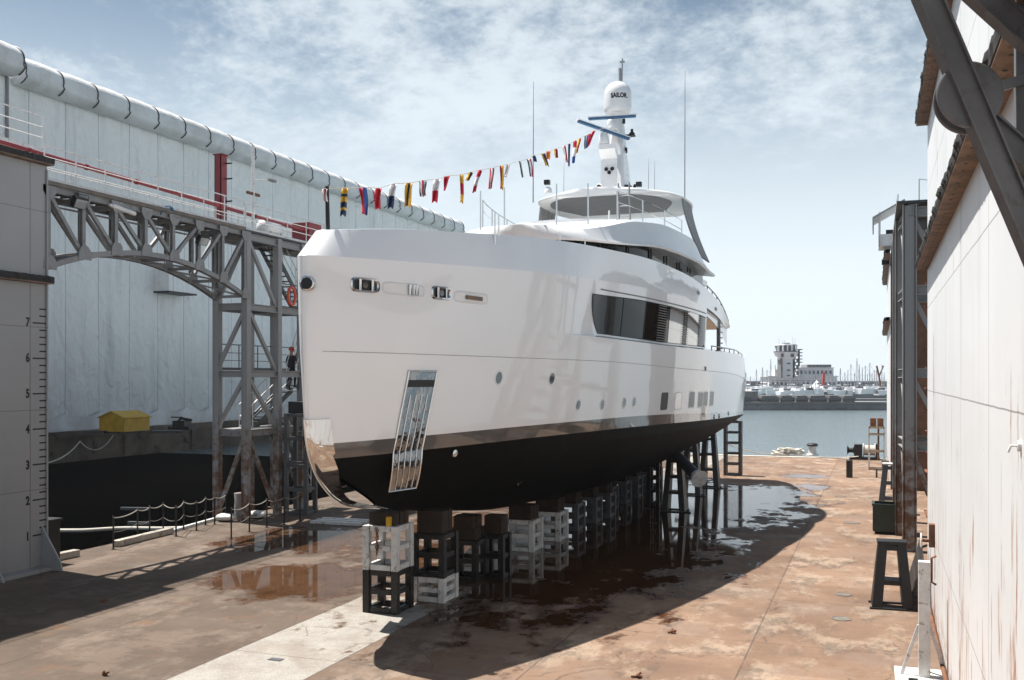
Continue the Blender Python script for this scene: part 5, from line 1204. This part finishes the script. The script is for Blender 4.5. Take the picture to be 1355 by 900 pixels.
# ---------------------------------------------------------------- left edge of the floor: kerb, chain posts, frames
for (x1, y1, x2, y2, lab) in ((153, 724, 226, 706, 'long pale kerb block on the left floor edge before the posts'), (64, 744, 102, 736, 'short pale kerb block beside the left wall foot')):
    A = G(x1, y1); B1 = G(x2, y2); b = MB(); b.bar(A+Vector((0, 0, .11)), B1+Vector((0, 0, .11)), .26, .2); tag(b.build('kerb_block', simple('dirty_pale_kerb', (.40, .36, .31), .85, 0, .2, 3, grime=((.12, .07, .04), .8)), bev=.02), lab, 'kerb')
A = G(226, 705); B1 = G(300, 684); b = MB(); b.bar(A+Vector((0, 0, .05)), B1+Vector((0, 0, .05)), .14, .1); tag(b.build('edge_strip', M['crate_white']), 'narrow white strip lying along the basin edge', 'strip')
pb = [(150, 727), (182, 714), (198, 710), (216, 705), (233, 710), (243, 701), (260, 702), (272, 695), (284, 694), (299, 690)]
pf = [(306, 713), (330, 704), (353, 698), (376, 694), (397, 690)]
proto = None; tops_b = []; tops_f = []
ordn = ['first', 'second', 'third', 'fourth', 'fifth', 'sixth', 'seventh', 'eighth', 'ninth', 'tenth']
for row, arr, tops, nm in ((0, pb, tops_b, 'basin side row from the left'), (1, pf, tops_f, 'front row from the left')):
    for i, (px, py) in enumerate(arr):
        g = G(px, py); hp = 1.0
        lab = ordn[i]+' black railing post of the '+nm
        if proto is None:
            proto = thing('railing_post', g, lab, 'post', 'black posts of the rope railing'); b = MB(); b.tube([g, g+Vector((0, 0, hp))], .028, 8); b.build('shaft', M['black'], proto, smooth=50)
            b = MB(); b.lathe(g, [(.07, 0), (.07, .012)], 12); b.tube([g+Vector((0, .04*cos(a), hp+.02+.04*sin(a))) for a in [2*pi*k/12 for k in range(13)]], .01, 5); b.build('eye', M['black'], proto, smooth=50)
        else: copy_thing(proto, g, lab)
        tops.append(g+Vector((0, 0, hp)))
b = MB(); pts = []
for a, c in zip(tops_b, tops_b[1:]): pts += sag(a, c, .07, 8)[:-1]
b.tube(pts+[tops_b[-1]], .018, 6); b.tube([p_-Vector((0, 0, .45)) for p_ in pts+[tops_b[-1]]], .009, 5)
tag(b.build('rope_rail', M['rope_dull'], smooth=60), 'pale rope slung between the basin side railing posts', 'rope')
b = MB(); pts = []
for a, c in zip(tops_f, tops_f[1:]): pts += sag(a, c, .10, 8)[:-1]
b.tube(pts+[tops_f[-1]], .018, 6); b.tube([p_-Vector((0, 0, .45)) for p_ in pts+[tops_f[-1]]], .010, 5)
tag(b.build('rope_rail', M['rope_dull'], smooth=60), 'pale rope slung along the front railing posts', 'rope')
g = G(320, 688); b = MB(); rows = []
for i in range(9):
    t = i/8; rows.append([Vector((g.x+(.30+.03*sin(a*3+i))*cos(a)*(1-.06*sin(pi*t)), g.y+(.26+.03*sin(a*2+i))*sin(a), .01+1.02*t)) for a in [2*pi*k/16 for k in range(16)]])
b.grid(rows, closed=True); b.add(rows[-1], [tuple(range(16))]); tag(b.build('covered_barrel', simple('grey_beige_cover', (.26, .23, .22), .85, 0, .1, 4), smooth=60), 'grey covered barrel standing among the railing posts', 'barrel')
for px, py, lab in ((300, 690, 'white crumpled sack left of the covered barrel'), (340, 686, 'white crumpled sack right of the covered barrel')):
    g = G(px, py); b = MB(); rnd = random.Random(px); rows = []
    for i in range(7):
        v = i/6*pi; rows.append([g+Vector(((.45*cos(a)*sin(v))*(1+rnd.uniform(-.12, .12)), .3*sin(a)*sin(v)*(1+rnd.uniform(-.12, .12)), .16-.15*cos(v)*(1+rnd.uniform(-.1, .1)))) for a in [2*pi*k/14 for k in range(14)]])
    b.grid(rows, closed=True); tag(b.build('sack', M['crate_white'], smooth=70), lab, 'sack')
g = G(389, 682)
for i, (z, lab) in enumerate(((0.003, 'lower pale frame of the two stacked beside the bow'), (2.02, 'upper pale frame of the two stacked beside the bow'))):
    crate('scaffold_frame', (g.x, g.y+.5, z), .95, 2.0, M['crate_grey'], lab, .12, 2, 'steel frame', 'two stacked frames by the tower', .95)
b = MB(); p = Vector((g.x, g.y+.5, 4.03)); b.bx(p.x-.4, p.x+.3, p.y-.3, p.y+.3, 4.04, 4.5); tag(b.build('tool_box', M['black'], bev=.02), 'black box on top of the stacked frames by the bow', 'box')
# timber planks on the floor beneath the bow, left
A = G(440, 694); b = MB()
for k in range(3): b.bar(A+Vector((-.9, k*.4, .06)), A+Vector((1.2, k*.45, .06)), .22, .1)
tag(b.build('plank_pile', M['crate_white']), 'pale planks lying on the floor under the stem', 'planks')

# ---------------------------------------------------------------- worker on the tower
def person(base, yaw):
    r = thing('person', base, 'worker in dark clothes and red helmet climbing the tower stairs', 'person')
    bm = bmesh.new(); sk = bm.verts.layers.skin.verify()
    J = {'pel': (0, 0, .95, .135), 'bel': (0, 0, 1.08, .125), 'che': (0, .01, 1.30, .15), 'nk0': (0, 0, 1.44, .085), 'nk': (0, .01, 1.50, .055), 'hd': (0, .02, 1.60, .085), 'hd2': (0, .02, 1.68, .09),
         'hl': (-.09, 0, .90, .095), 'kl': (-.10, .06, .50, .062), 'al': (-.10, -.02, .09, .042), 'tl': (-.11, .13, .04, .035), 'hr': (.09, 0, .90, .095), 'kr': (.10, .12, .56, .062), 'ar': (.10, .10, .18, .042), 'tr': (.11, .24, .14, .035),
         'sl': (-.19, 0, 1.40, .062), 'el': (-.26, -.02, 1.13, .044), 'wl': (-.24, .12, .92, .03), 'hal': (-.23, .18, .88, .028), 'sr': (.19, 0, 1.40, .062), 'er': (.27, .02, 1.14, .044), 'wr': (.25, .20, 1.02, .03), 'har': (.24, .27, 1.02, .028)}
    V = {}
    for k, (x, y, z, q_) in J.items():
        V[k] = bm.verts.new((x, y, z)); V[k][sk].radius = (q_, q_)
    V['pel'][sk].use_root = True
    for a, c in ('pel bel', 'bel che', 'che nk0', 'nk0 nk', 'nk hd', 'hd hd2', 'pel hl', 'hl kl', 'kl al', 'al tl', 'pel hr', 'hr kr', 'kr ar', 'ar tr', 'che sl', 'sl el', 'el wl', 'wl hal', 'che sr', 'sr er', 'er wr', 'wr har') and [s_.split() for s_ in ('pel bel', 'bel che', 'che nk0', 'nk0 nk', 'nk hd', 'hd hd2', 'pel hl', 'hl kl', 'kl al', 'al tl', 'pel hr', 'hr kr', 'kr ar', 'ar tr', 'che sl', 'sl el', 'el wl', 'wl hal', 'che sr', 'sr er', 'er wr', 'wr har')]:
        bm.edges.new((V[a], V[c]))
    me = bpy.data.meshes.new('person_body'); bm.to_mesh(me); bm.free(); o = bpy.data.objects.new('body', me); C.objects.link(o)
    md = o.modifiers.new('s', 'SKIN'); md.use_smooth_shade = True; o.modifiers.new('ss', 'SUBSURF').levels = 2; o.modifiers['ss'].render_levels = 2
    dg = bpy.context.evaluated_depsgraph_get(); m2 = bpy.data.meshes.new_from_object(o.evaluated_get(dg)); bpy.data.objects.remove(o)
    m2.materials.append(M['skin']); m2.materials.append(M['cloth_black'])
    for p in m2.polygons:
        c = p.center; p.material_index = 1 if c.z < 1.43 and not (abs(c.x) > .2 and c.z < 1.2 and c.z > .8) else 0; p.use_smooth = True
    o = bpy.data.objects.new('body', m2); C.objects.link(o); o.parent = r
    b = MB(); b.lathe((0, .01, 1.655), [(.135, 0), (.128, .03), (.122, .07), (.10, .12), (.06, .15), (.01, .16)], 24); b.plate([(-.08, .12, 1.665), (.08, .12, 1.665), (.06, .2, 1.66), (-.06, .2, 1.66)], .012, (0, 0, 1)); o = b.build('helmet', M['helmet'], None, smooth=50); o.parent = r
    b = MB()
    for s in (-1, 1):                                          # fingers and thumb of each hand
        hx, hy, hz = (-.23, .18, .88) if s < 0 else (.24, .27, 1.02)
        for k in range(4): b.tube([(hx+s*(.0), hy+.005, hz+.02-k*.016), (hx-s*.01, hy+.05-.004*abs(k-1), hz+.015-k*.017), (hx-s*.03, hy+.07-.006*abs(k-1), hz+.01-k*.017)], [.009, .008, .006], 6)
        b.tube([(hx-s*.015, hy-.02, hz+.02), (hx-s*.04, hy+.02, hz+.035)], [.011, .008], 6)
    o = b.build('fingers', M['skin'], None, smooth=60); o.parent = r
    b = MB()
    for x, y, z in ((-.105, .06, .05), (.105, .175, .155)): b.box((x, y, z), (.10, .27, .09))
    o = b.build('boots', M['black'], None, bev=.02); o.parent = r
    b = MB(); b.box((0, .105, 1.60), (.02, .025, .035)); b.box((0, .105, 1.57), (.05, .006, .008)); b.box((-.03, .104, 1.625), (.02, .006, .01)); b.box((.03, .104, 1.625), (.02, .006, .01)); b.box((-.088, .02, 1.60), (.02, .03, .05)); b.box((.088, .02, 1.60), (.02, .03, .05)); o = b.build('face', M['skin'], None, bev=.004); o.parent = r
    r.rotation_euler = (0, 0, yaw); return r
p = PXX(385.5, 462, -22.95); person((p.x, p.y, 4.94), radians(-10))

# ---------------------------------------------------------------- signal flags on the dressing line
lineA = Vector((CX, 17.9, 9.37)); lineB = Vector((CX-.1, 41.2, 16.1))
def centre_pt(px, py): return PXX(px, py, CX)
fl = [ # px, top y, length px, width px, colours top to bottom or left to right, mode, lean, label words
 (430, 250, 17, 7, 'wrw', 'v', 0, 'white flag with red centre and dark edge beside the jackstaff'),
 (457.5, 249, 37, 9, 'ybybyb', 'h', -5, 'yellow and navy barred pennant, first large one from the bow'),
 (480, 248, 36, 10, 'rB', 'v', 3, 'red and blue vertically halved flag, second large one'),
 (501, 249, 28, 9, 'r', 'h', -2, 'plain bright red flag with white tail near the bow'),
 (521.5, 243, 33, 9, 'wb', 'h', -6, 'white over navy flag near the bow'),
 (542, 242, 32, 10, 'yby', 'v', -4, 'navy flag with yellow edges'),
 (559, 239, 21, 10, 'bwrwb', 'v', 1, 'blue, white and red striped flag'),
 (579, 237, 31, 9, 'wr', 'h', -5, 'white over red swallow tail flag'),
 (592, 233, 19, 8, 'r', 'h', -5, 'small dark red triangular pennant'),
 (611, 231, 38, 5, 'yry', 'h', 0, 'narrow yellow and red flag, longest of the middle row'),
 (622, 228, 11, 7, 'yk', 'v', -3, 'tiny yellow and black pennant'),
 (635, 225, 30, 6, 'rwr', 'h', -8, 'red, white and red pennant blown to the left'),
 (651, 222, 28, 6, 'rwr', 'v', -2, 'red and white crossed flag'),
 (664, 219, 32, 5, 'ry', 'v', 0, 'narrow red and yellow halved flag'),
 (673, 217, 18, 5, 'w', 'h', -5, 'plain white wind blown pennant'),
 (688, 213, 22, 3, 'kw', 'v', 4, 'thin black and white flag'),
 (700, 210, 24, 6, 'bwr', 'v', 4, 'navy, white and red flag right of the thin one'),
 (706, 206, 8, 5, 'b', 'h', 3, 'tiny navy pennant by the left antenna'),
 (719, 203, 17, 6, 'yb', 'v', 5, 'yellow edged navy flag between antenna and mast'),
 (726, 200, 11, 6, 'o', 'h', -1, 'small orange flag blowing beside the mast'),
 (735, 197, 12, 5, 'yrk', 'v', 2, 'small yellow, red and black flag'),
 (746, 193, 22, 5, 'wr', 'v', 4, 'thin white and red crossed flag near the mast'),
 (753.5, 190, 31, 3, 'bB', 'v', -1, 'thin long navy flag near the mast'),
 (761, 186, 30, 5, 'rwB', 'h', -2, 'red, white and blue hanging flag near the mast'),
 (767, 183, 20, 4, 'yr', 'v', -4, 'yellow and red flag near the mast'),
 (776, 179, 18, 5, 'bwB', 'v', -1, 'navy and white flag close to the mast'),
 (780, 177, 18, 5, 'r', 'h', -3, 'dark red flag close to the mast'),
 (786, 173, 20, 4, 'r', 'h', -8, 'last red streamer at the mast radar')]
rnd = random.Random(11); lp = [lineA]
for i, (px, py, L, wd, cols, mode, lean, lab) in enumerate(fl):
    c = centre_pt(px, py); t = (c-Vector((0, 0, EYE))).dot(Vector((-sin(YAW), cos(YAW), 0))); u = t/FPX
    lp.append(c); L *= u; wd *= u; lean *= u; ca = Vector((cos(YAW), sin(YAW), 0)); dp = Vector((-sin(YAW), cos(YAW), 0))
    fw = wd*1.0; nseg = 10; nc = max(6, len(cols)*2) if mode == 'v' else 5; b = MB(); ph = rnd.uniform(0, 6)
    for j in range(nseg):
        for k in range(nc):
            def pt(jj, kk):
                v = jj/nseg; h = kk/nc-.5; w_ = fw*(1-.25*v) if 'triang' not in lab else fw*(1-.85*v)
                return c+ca*(h*w_+lean*v+.06*fw*sin(5*v+ph))+dp*(.35*fw*sin(4*pi*(kk/nc)*.6+ph+3*v)+.2*v*fw)-Vector((0, 0, v*L*(.97+.03*cos(ph+h*4))+.05*L*abs(h)))
            n_ = len(cols); idx = min(n_-1, int((j+.5)/nseg*n_)) if mode == 'h' else min(n_-1, int((k+.5)/nc*n_))
            b.add([pt(j, k), pt(j+1, k), pt(j+1, k+1), pt(j, k+1)], [(0, 1, 2, 3)], idx)
    o = b.build('signal_flag', [F[q_] for q_ in cols], None, smooth=60, merge=True); tag(o, lab, 'flag', 'signal flags on the dressing line')
    sd = o.modifiers.new('cloth_thickness', 'SOLIDIFY'); sd.thickness = .006
lp.append(lineB); b = MB(); b.tube(lp, .009, 5); tag(b.build('flag_line', M['rope']), 'thin dressing line running from the jackstaff to the mast', 'rope')

# ---------------------------------------------------------------- marina across the water
WZ = -1.5
def far_box(b, px0, px1, py0, py1, t, depth=6, mi=0, base=None):
    A = P(px0, py1, t); B1 = P(px1, py1, t); z0 = A.z if base is None else base; z1 = P(px0, py0, t).z
    w = (B1-A).length; c = (A+B1)/2+Vector((-sin(YAW), cos(YAW), 0))*depth/2; b.box((c.x, c.y, (z0+z1)/2), (w, depth, z1-z0), YAW, mi)
TB = 213
r = thing('breakwater', P(1060, 540, TB), 'low dark concrete breakwater with square piers across the water', 'breakwater')
b = MB(); far_box(b, 905, 1215, 532, 548, TB, 9, base=-3); b.build('base_wall', M['far_concrete'], r)
b = MB(); far_box(b, 905, 1215, 534.5, 536, TB-.5, 1); b.build('coping', M['crate_grey'], r)
x0 = 1000
for k, (a, c) in enumerate(((905, 945), (950, 993), (1008, 1028), (1034, 1048), (1055, 1068), (1073, 1092), (1098, 1110), (1117, 1131))):
    b = MB(); far_box(b, a, c, 523.5, 532, TB+1, 6); b.build('block', M['far_concrete'], r); b = MB(); far_box(b, a-1.5, c+1.5, 526.5, 529, TB+.4, 1.5); b.build('ledge', M['crate_grey'], r)
for k, (a, c) in enumerate(((1028, 1034), (1048, 1055), (1068, 1073), (1092, 1098), (1110, 1117))):
    b = MB(); far_box(b, a, c, 525.5, 532, TB+3, 4); b.build('recess', M['far_dark'], r)
b = MB(); far_box(b, 985, 1003, 518, 532, TB+2, 7); b.build('tall_block', M['far_concrete'], r)
b = MB(); far_box(b, 1130, 1215, 528, 535, TB+14, 5, base=-2); b.build('far_wall', M['far_concrete'], r)
TF = 420
b = MB(); far_box(b, 905, 1240, 504.5, 517, TF, 8, base=-3); bw2 = tag(b.build('outer_sea_wall', M['far_concrete']), 'long grey sea wall behind the marina masts', 'sea wall')
b = MB(); far_box(b, 880, 1240, 518.5, 526, 262, 150, base=-3); tag(b.build('marina_quay', M['far_concrete']), kind='structure')
TM = 330
r = thing('harbour_building', P(1065, 520, TM), 'long low white harbour office with stepped upper storey', 'building')
for (a, c, y0, y1, d, mt) in ((1018, 1108, 498.5, 521, 12, 'far_white'), (1021, 1090, 503.5, 504.5, 12.6, 'far_concrete'), (1055, 1103, 487, 498.6, 10, 'far_white'), (1068, 1100, 482.5, 487.1, 7, 'crate_grey'), (1026, 1036, 489, 498.6, 5, 'far_white')):
    b = MB(); far_box(b, a, c, y0, y1, TM, d); b.build('wall', M[mt] if mt != 'crate_grey' else M['far_concrete'], r)
def far_windows(par, rows, t):
    for (a, c, n, y0, y1, mt) in rows:
        for k in range(n):
            b = MB(); w = (c-a)/n; far_box(b, a+w*k+w*.22, a+w*k+w*.72, y0, y1, t-.15, .4); b.build('window', M[mt], par)
far_windows(r, ((1020, 1107, 15, 506, 509.5, 'far_glass'), (1022, 1107, 12, 512.5, 517, 'far_brown'), (1058, 1102, 8, 490.5, 495, 'far_glass'), (1070, 1098, 6, 484, 486, 'far_glass')), TM)
b = MB(); far_box(b, 1016, 1110, 497.6, 498.8, TM-.6, 13.5); far_box(b, 1053, 1104, 486.3, 487.2, TM-.5, 11); b.build('parapet', M['far_white'], r)
r = thing('control_tower', P(1043, 500, TM-6), 'grey white harbour control tower with flared glazed head and outside stairs', 'tower')
tc = TM-6
b = MB(); far_box(b, 1034.5, 1049, 474, 500, tc, 4); b.build('shaft', M['far_white'], r)
b = MB(); far_box(b, 1033.5, 1035.5, 474, 500, tc-.3, 4.6); b.build('shaft_edge', M['far_concrete'], r)
def drum(y0, y1, w0, w1, mt, nm, zc=1042.3, k=8, sub=None):
    c0 = P(zc, y1, tc); z1 = P(zc, y0, tc).z; u = tc/FPX; cc = c0+Vector((-sin(YAW), cos(YAW), 0))*2; b = MB()
    rows = [[Vector((cc.x+w/2*u*cos(2*pi*i/k+pi/8+YAW), cc.y+w/2*u*sin(2*pi*i/k+pi/8+YAW), z)) for i in range(k)] for w, z in ((w0, c0.z), (w1, z1))]
    b.grid(rows, closed=True); b.add(rows[0], [tuple(range(k))]); b.add(rows[1], [tuple(range(k))]); return b.build(nm, M[mt], r)
drum(471, 475.5, 20, 25, 'far_white', 'neck'); drum(466, 471.5, 27.5, 32, 'far_white', 'lower_gallery'); drum(464.6, 466, 33, 33, 'far_concrete', 'gallery_floor'); drum(457, 464.8, 25, 30, 'far_glass', 'lookout_glass'); drum(455.5, 457.2, 28.5, 27, 'far_white', 'roof'); drum(453.4, 455.6, 12, 9, 'far_concrete', 'roof_cap')
far_windows(r, ((1032, 1039, 1, 468, 472.5, 'far_brown'), (1045, 1053, 1, 468, 472.5, 'far_brown'), (1040, 1048, 1, 480, 482, 'far_glass'), (1040, 1048, 1, 489, 491, 'far_glass'), (1040, 1048, 1, 496, 498, 'far_glass')), tc-1.4)
for a in (1030.5, 1036.5, 1042.3, 1048, 1054): b = MB(); far_box(b, a-.9, a+.9, 457, 465, tc-1.6, .5); b.build('mullion', M['far_white'], r)
b = MB()
for k in range(9):
    y = 462+k*4.2; far_box(b, 1049+(2 if k < 5 else 0), 1062-(0 if k < 5 else 5), y, y+1.1, tc+1, 3); far_box(b, 1051+(k % 2)*4, 1053+(k % 2)*4, y, y+4, tc+1, 1.2)
far_box(b, 1057, 1058.5, 463, 485, tc+1.5, 1); far_box(b, 1050, 1052, 468, 500, tc+1.5, 1.4); b.build('outside_stair', M['far_dark'], r)
b = MB()
for a, y in ((1031, 447), (1035, 449), (1049, 445), (1052, 448), (1038, 450)): q_ = P(a, 457, tc+1); b.tube([q_, P(a, y, tc+1)], .05, 5)
b.build('aerial', M['mast_grey'], r)
b = MB(); A = P(1089, 521, 300); u = 300/FPX; q_ = [P(x_, y_, 300) for x_, y_ in ((1086.5, 521), (1091.5, 521), (1091.2, 493), (1089.2, 492))]; b.plate(q_, .5, (-sin(YAW), cos(YAW), 0)); tag(b.build('sail_sign', M['far_red']), 'tall narrow red sail shaped pillar before the harbour office', 'pillar')
b = MB(); q_ = P(1081, 512, 290); b.lathe((q_.x, q_.y, q_.z), [(2.4, -.3), (1.2, .6), (.1, 1.8)], 8); b.lathe((q_.x, q_.y, q_.z-2), [(.1, 0), (.1, 2)], 6); tag(b.build('tent', M['boat_white']), 'pointed white tent roof before the harbour office', 'tent')
# crane behind right
r = thing('dock_crane', P(1165, 512, 280), 'small grey lattice crane among the masts by the right wall', 'crane'); b = MB()
b.tube([P(1166, 514, 280), P(1163, 497, 280), P(1160, 484, 280)], .25, 6); b.tube([P(1163, 499, 280), P(1169, 484, 280)], .2, 6); b.build('jib', M['rust'], r)
# sailing yachts
rnd = random.Random(21)
HW = ['white', 'pale grey', 'cream']
xs_ = [987, 993, 1001, 1009, 1015, 1020, 1026, 1032, 1046, 1052, 1059, 1066, 1074, 1079, 1084, 1096, 1101, 1106, 1112, 1118, 1122, 1126, 1131, 1134, 1137, 1141, 1145, 1148, 1151, 1154, 1157, 1160, 1163, 1167, 1170]
tall = {1134: 474, 1144: 485, 1020: 475, 1009: 486, 1145: 484, 1151: 480, 1160: 487, 1026: 483, 1126: 482, 1096: 485, 1105: 483, 1122: 490}
lands = [(1045, 'control tower'), (1089, 'red pillar'), (1165, 'small crane')]
for i, px in enumerate(xs_):
    t = rnd.uniform(236, 300); top = tall.get(px, rnd.uniform(481, 499)); c = P(px, 520, t); base = P(px, 519.5+rnd.uniform(-1, 1.5)+(262-t)*.03, t).z
    base = max(base, 1.1); L = rnd.uniform(4.5, 9); yw = YAW+rnd.choice((0, pi/2, .3, 1.2))+rnd.uniform(-.2, .2)
    h = (500-top)/FPX*t+EYE-base
    ld = min(lands, key=lambda q: abs(q[0]-px)); side = 'left of' if px < ld[0] else 'right of'; nth = sorted([x_ for x_ in xs_ if (x_ < ld[0]) == (px < ld[0]) and min(lands, key=lambda q: abs(q[0]-x_)) == ld], key=lambda x_: abs(x_-ld[0])).index(px)
    od = ['first', 'second', 'third', 'fourth', 'fifth', 'sixth', 'seventh', 'eighth', 'ninth', 'tenth', 'eleventh', 'twelfth', 'thirteenth', 'fourteenth'][nth]
    r = thing('sailing_boat', (c.x, c.y, base), f'moored white sailing boat, {od} mast {side} the {ld[1]}', 'sailing boat', 'sailing boats moored in the marina')
    d = Vector((cos(yw), sin(yw), 0)); s_ = Vector((-sin(yw), cos(yw), 0)); b = MB(); rows = []
    for k in range(9):
        q_ = k/8; w = 1.3*sin(pi*min(1, .18+q_*.82))**.7*(1 if q_ < .95 else .3)*(L/9); y_ = (q_-.45)*L
        rows.append([Vector((c.x, c.y, 0))+d*y_+s_*a+Vector((0, 0, base+z_)) for a, z_ in ((-w*.6, -.3), (-w, .9+.2*q_), (w, .9+.2*q_), (w*.6, -.3))])
    b.grid(rows, closed=True); b.add(rows[0], [(0, 1, 2, 3)]); b.add(rows[-1], [(0, 1, 2, 3)]); b.build('hull', M['boat_white'], r)
    b = MB(); o0 = Vector((c.x, c.y, 0)); b.bar(o0-d*L*.2+Vector((0, 0, base+1.2)), o0+d*L*.15+Vector((0, 0, base+1.2)), 1.3, .6); b.build('cabin', M['boat_white'] if i % 3 else M['far_glass'], r)
    b = MB(); b.tube([o0+Vector((0, 0, base+1)), o0+Vector((0, 0, base+h))], [.13, .09], 5); b.bar(o0+s_*.0-d*.9+Vector((0, 0, base+h*.62)), o0+d*.9+Vector((0, 0, base+h*.62)), .06); b.build('mast', M['mast_grey'], r)
    b = MB(); b.tube([o0+Vector((0, 0, base+h)), o0+d*L*.5+Vector((0, 0, base+1))], .025, 4); b.tube([o0+Vector((0, 0, base+h)), o0-d*L*.42+Vector((0, 0, base+1))], .025, 4); b.build('rigging', M['mast_grey'], r)
    b = MB(); b.tube([o0+Vector((0, 0, base+2.1)), o0-d*L*.36+Vector((0, 0, base+2.2))], .2, 6); b.build('boom', [M['boat_white'], M['far_dark'], M['far_glass']][i % 3], r)
# motor boats low along the marina quay
for i, px in enumerate((990, 998, 1006, 1013, 1030, 1040, 1056, 1070, 1094, 1108, 1115, 1124, 1139, 1150, 1158, 1168)):
    t = 236+rnd.uniform(0, 55); c = P(px, 520, t); base = 1.15; L = rnd.uniform(3.4, 6.2); yw = YAW+rnd.uniform(-1.5, 1.5); d = Vector((cos(yw), sin(yw), 0)); s_ = Vector((-sin(yw), cos(yw), 0))
    od = ['first', 'second', 'third', 'fourth', 'fifth', 'sixth', 'seventh', 'eighth', 'ninth', 'tenth', 'eleventh', 'twelfth', 'thirteenth', 'fourteenth', 'fifteenth', 'sixteenth'][i]
    r = thing('motor_boat', (c.x, c.y, base), f'{od} small white motor boat from the yacht stern along the breakwater', 'motor boat', 'motor boats behind the breakwater')
    b = MB(); rows = []
    for k in range(7):
        q_ = k/6; w = 1.3*(1-q_**3*.92); rows.append([Vector((c.x, c.y, base))+d*((q_-.5)*L)+s_*a+Vector((0, 0, z_+.35*q_)) for a, z_ in ((-w*.6, 0), (-w, .9), (w, .9), (w*.6, 0))])
    b.grid(rows, closed=True); b.add(rows[0], [(0, 1, 2, 3)]); b.add(rows[-1], [(0, 1, 2, 3)]); b.build('hull', M['boat_white'], r)
    b = MB(); o0 = Vector((c.x, c.y, base)); b.bar(o0-d*L*.3+Vector((0, 0, 1.3)), o0+d*L*.15+Vector((0, 0, 1.3)), 1.8, .8); b.bar(o0-d*L*.25+Vector((0, 0, 2.0)), o0+Vector((0, 0, 2.0)), 1.5, .12); b.build('cabin', M['boat_white'], r)
    b = MB(); b.bar(o0-d*L*.28+Vector((0, 0, 1.45)), o0+d*L*.16+Vector((0, 0, 1.45)), 1.86, .3); b.build('cabin_window', M['far_glass'], r)
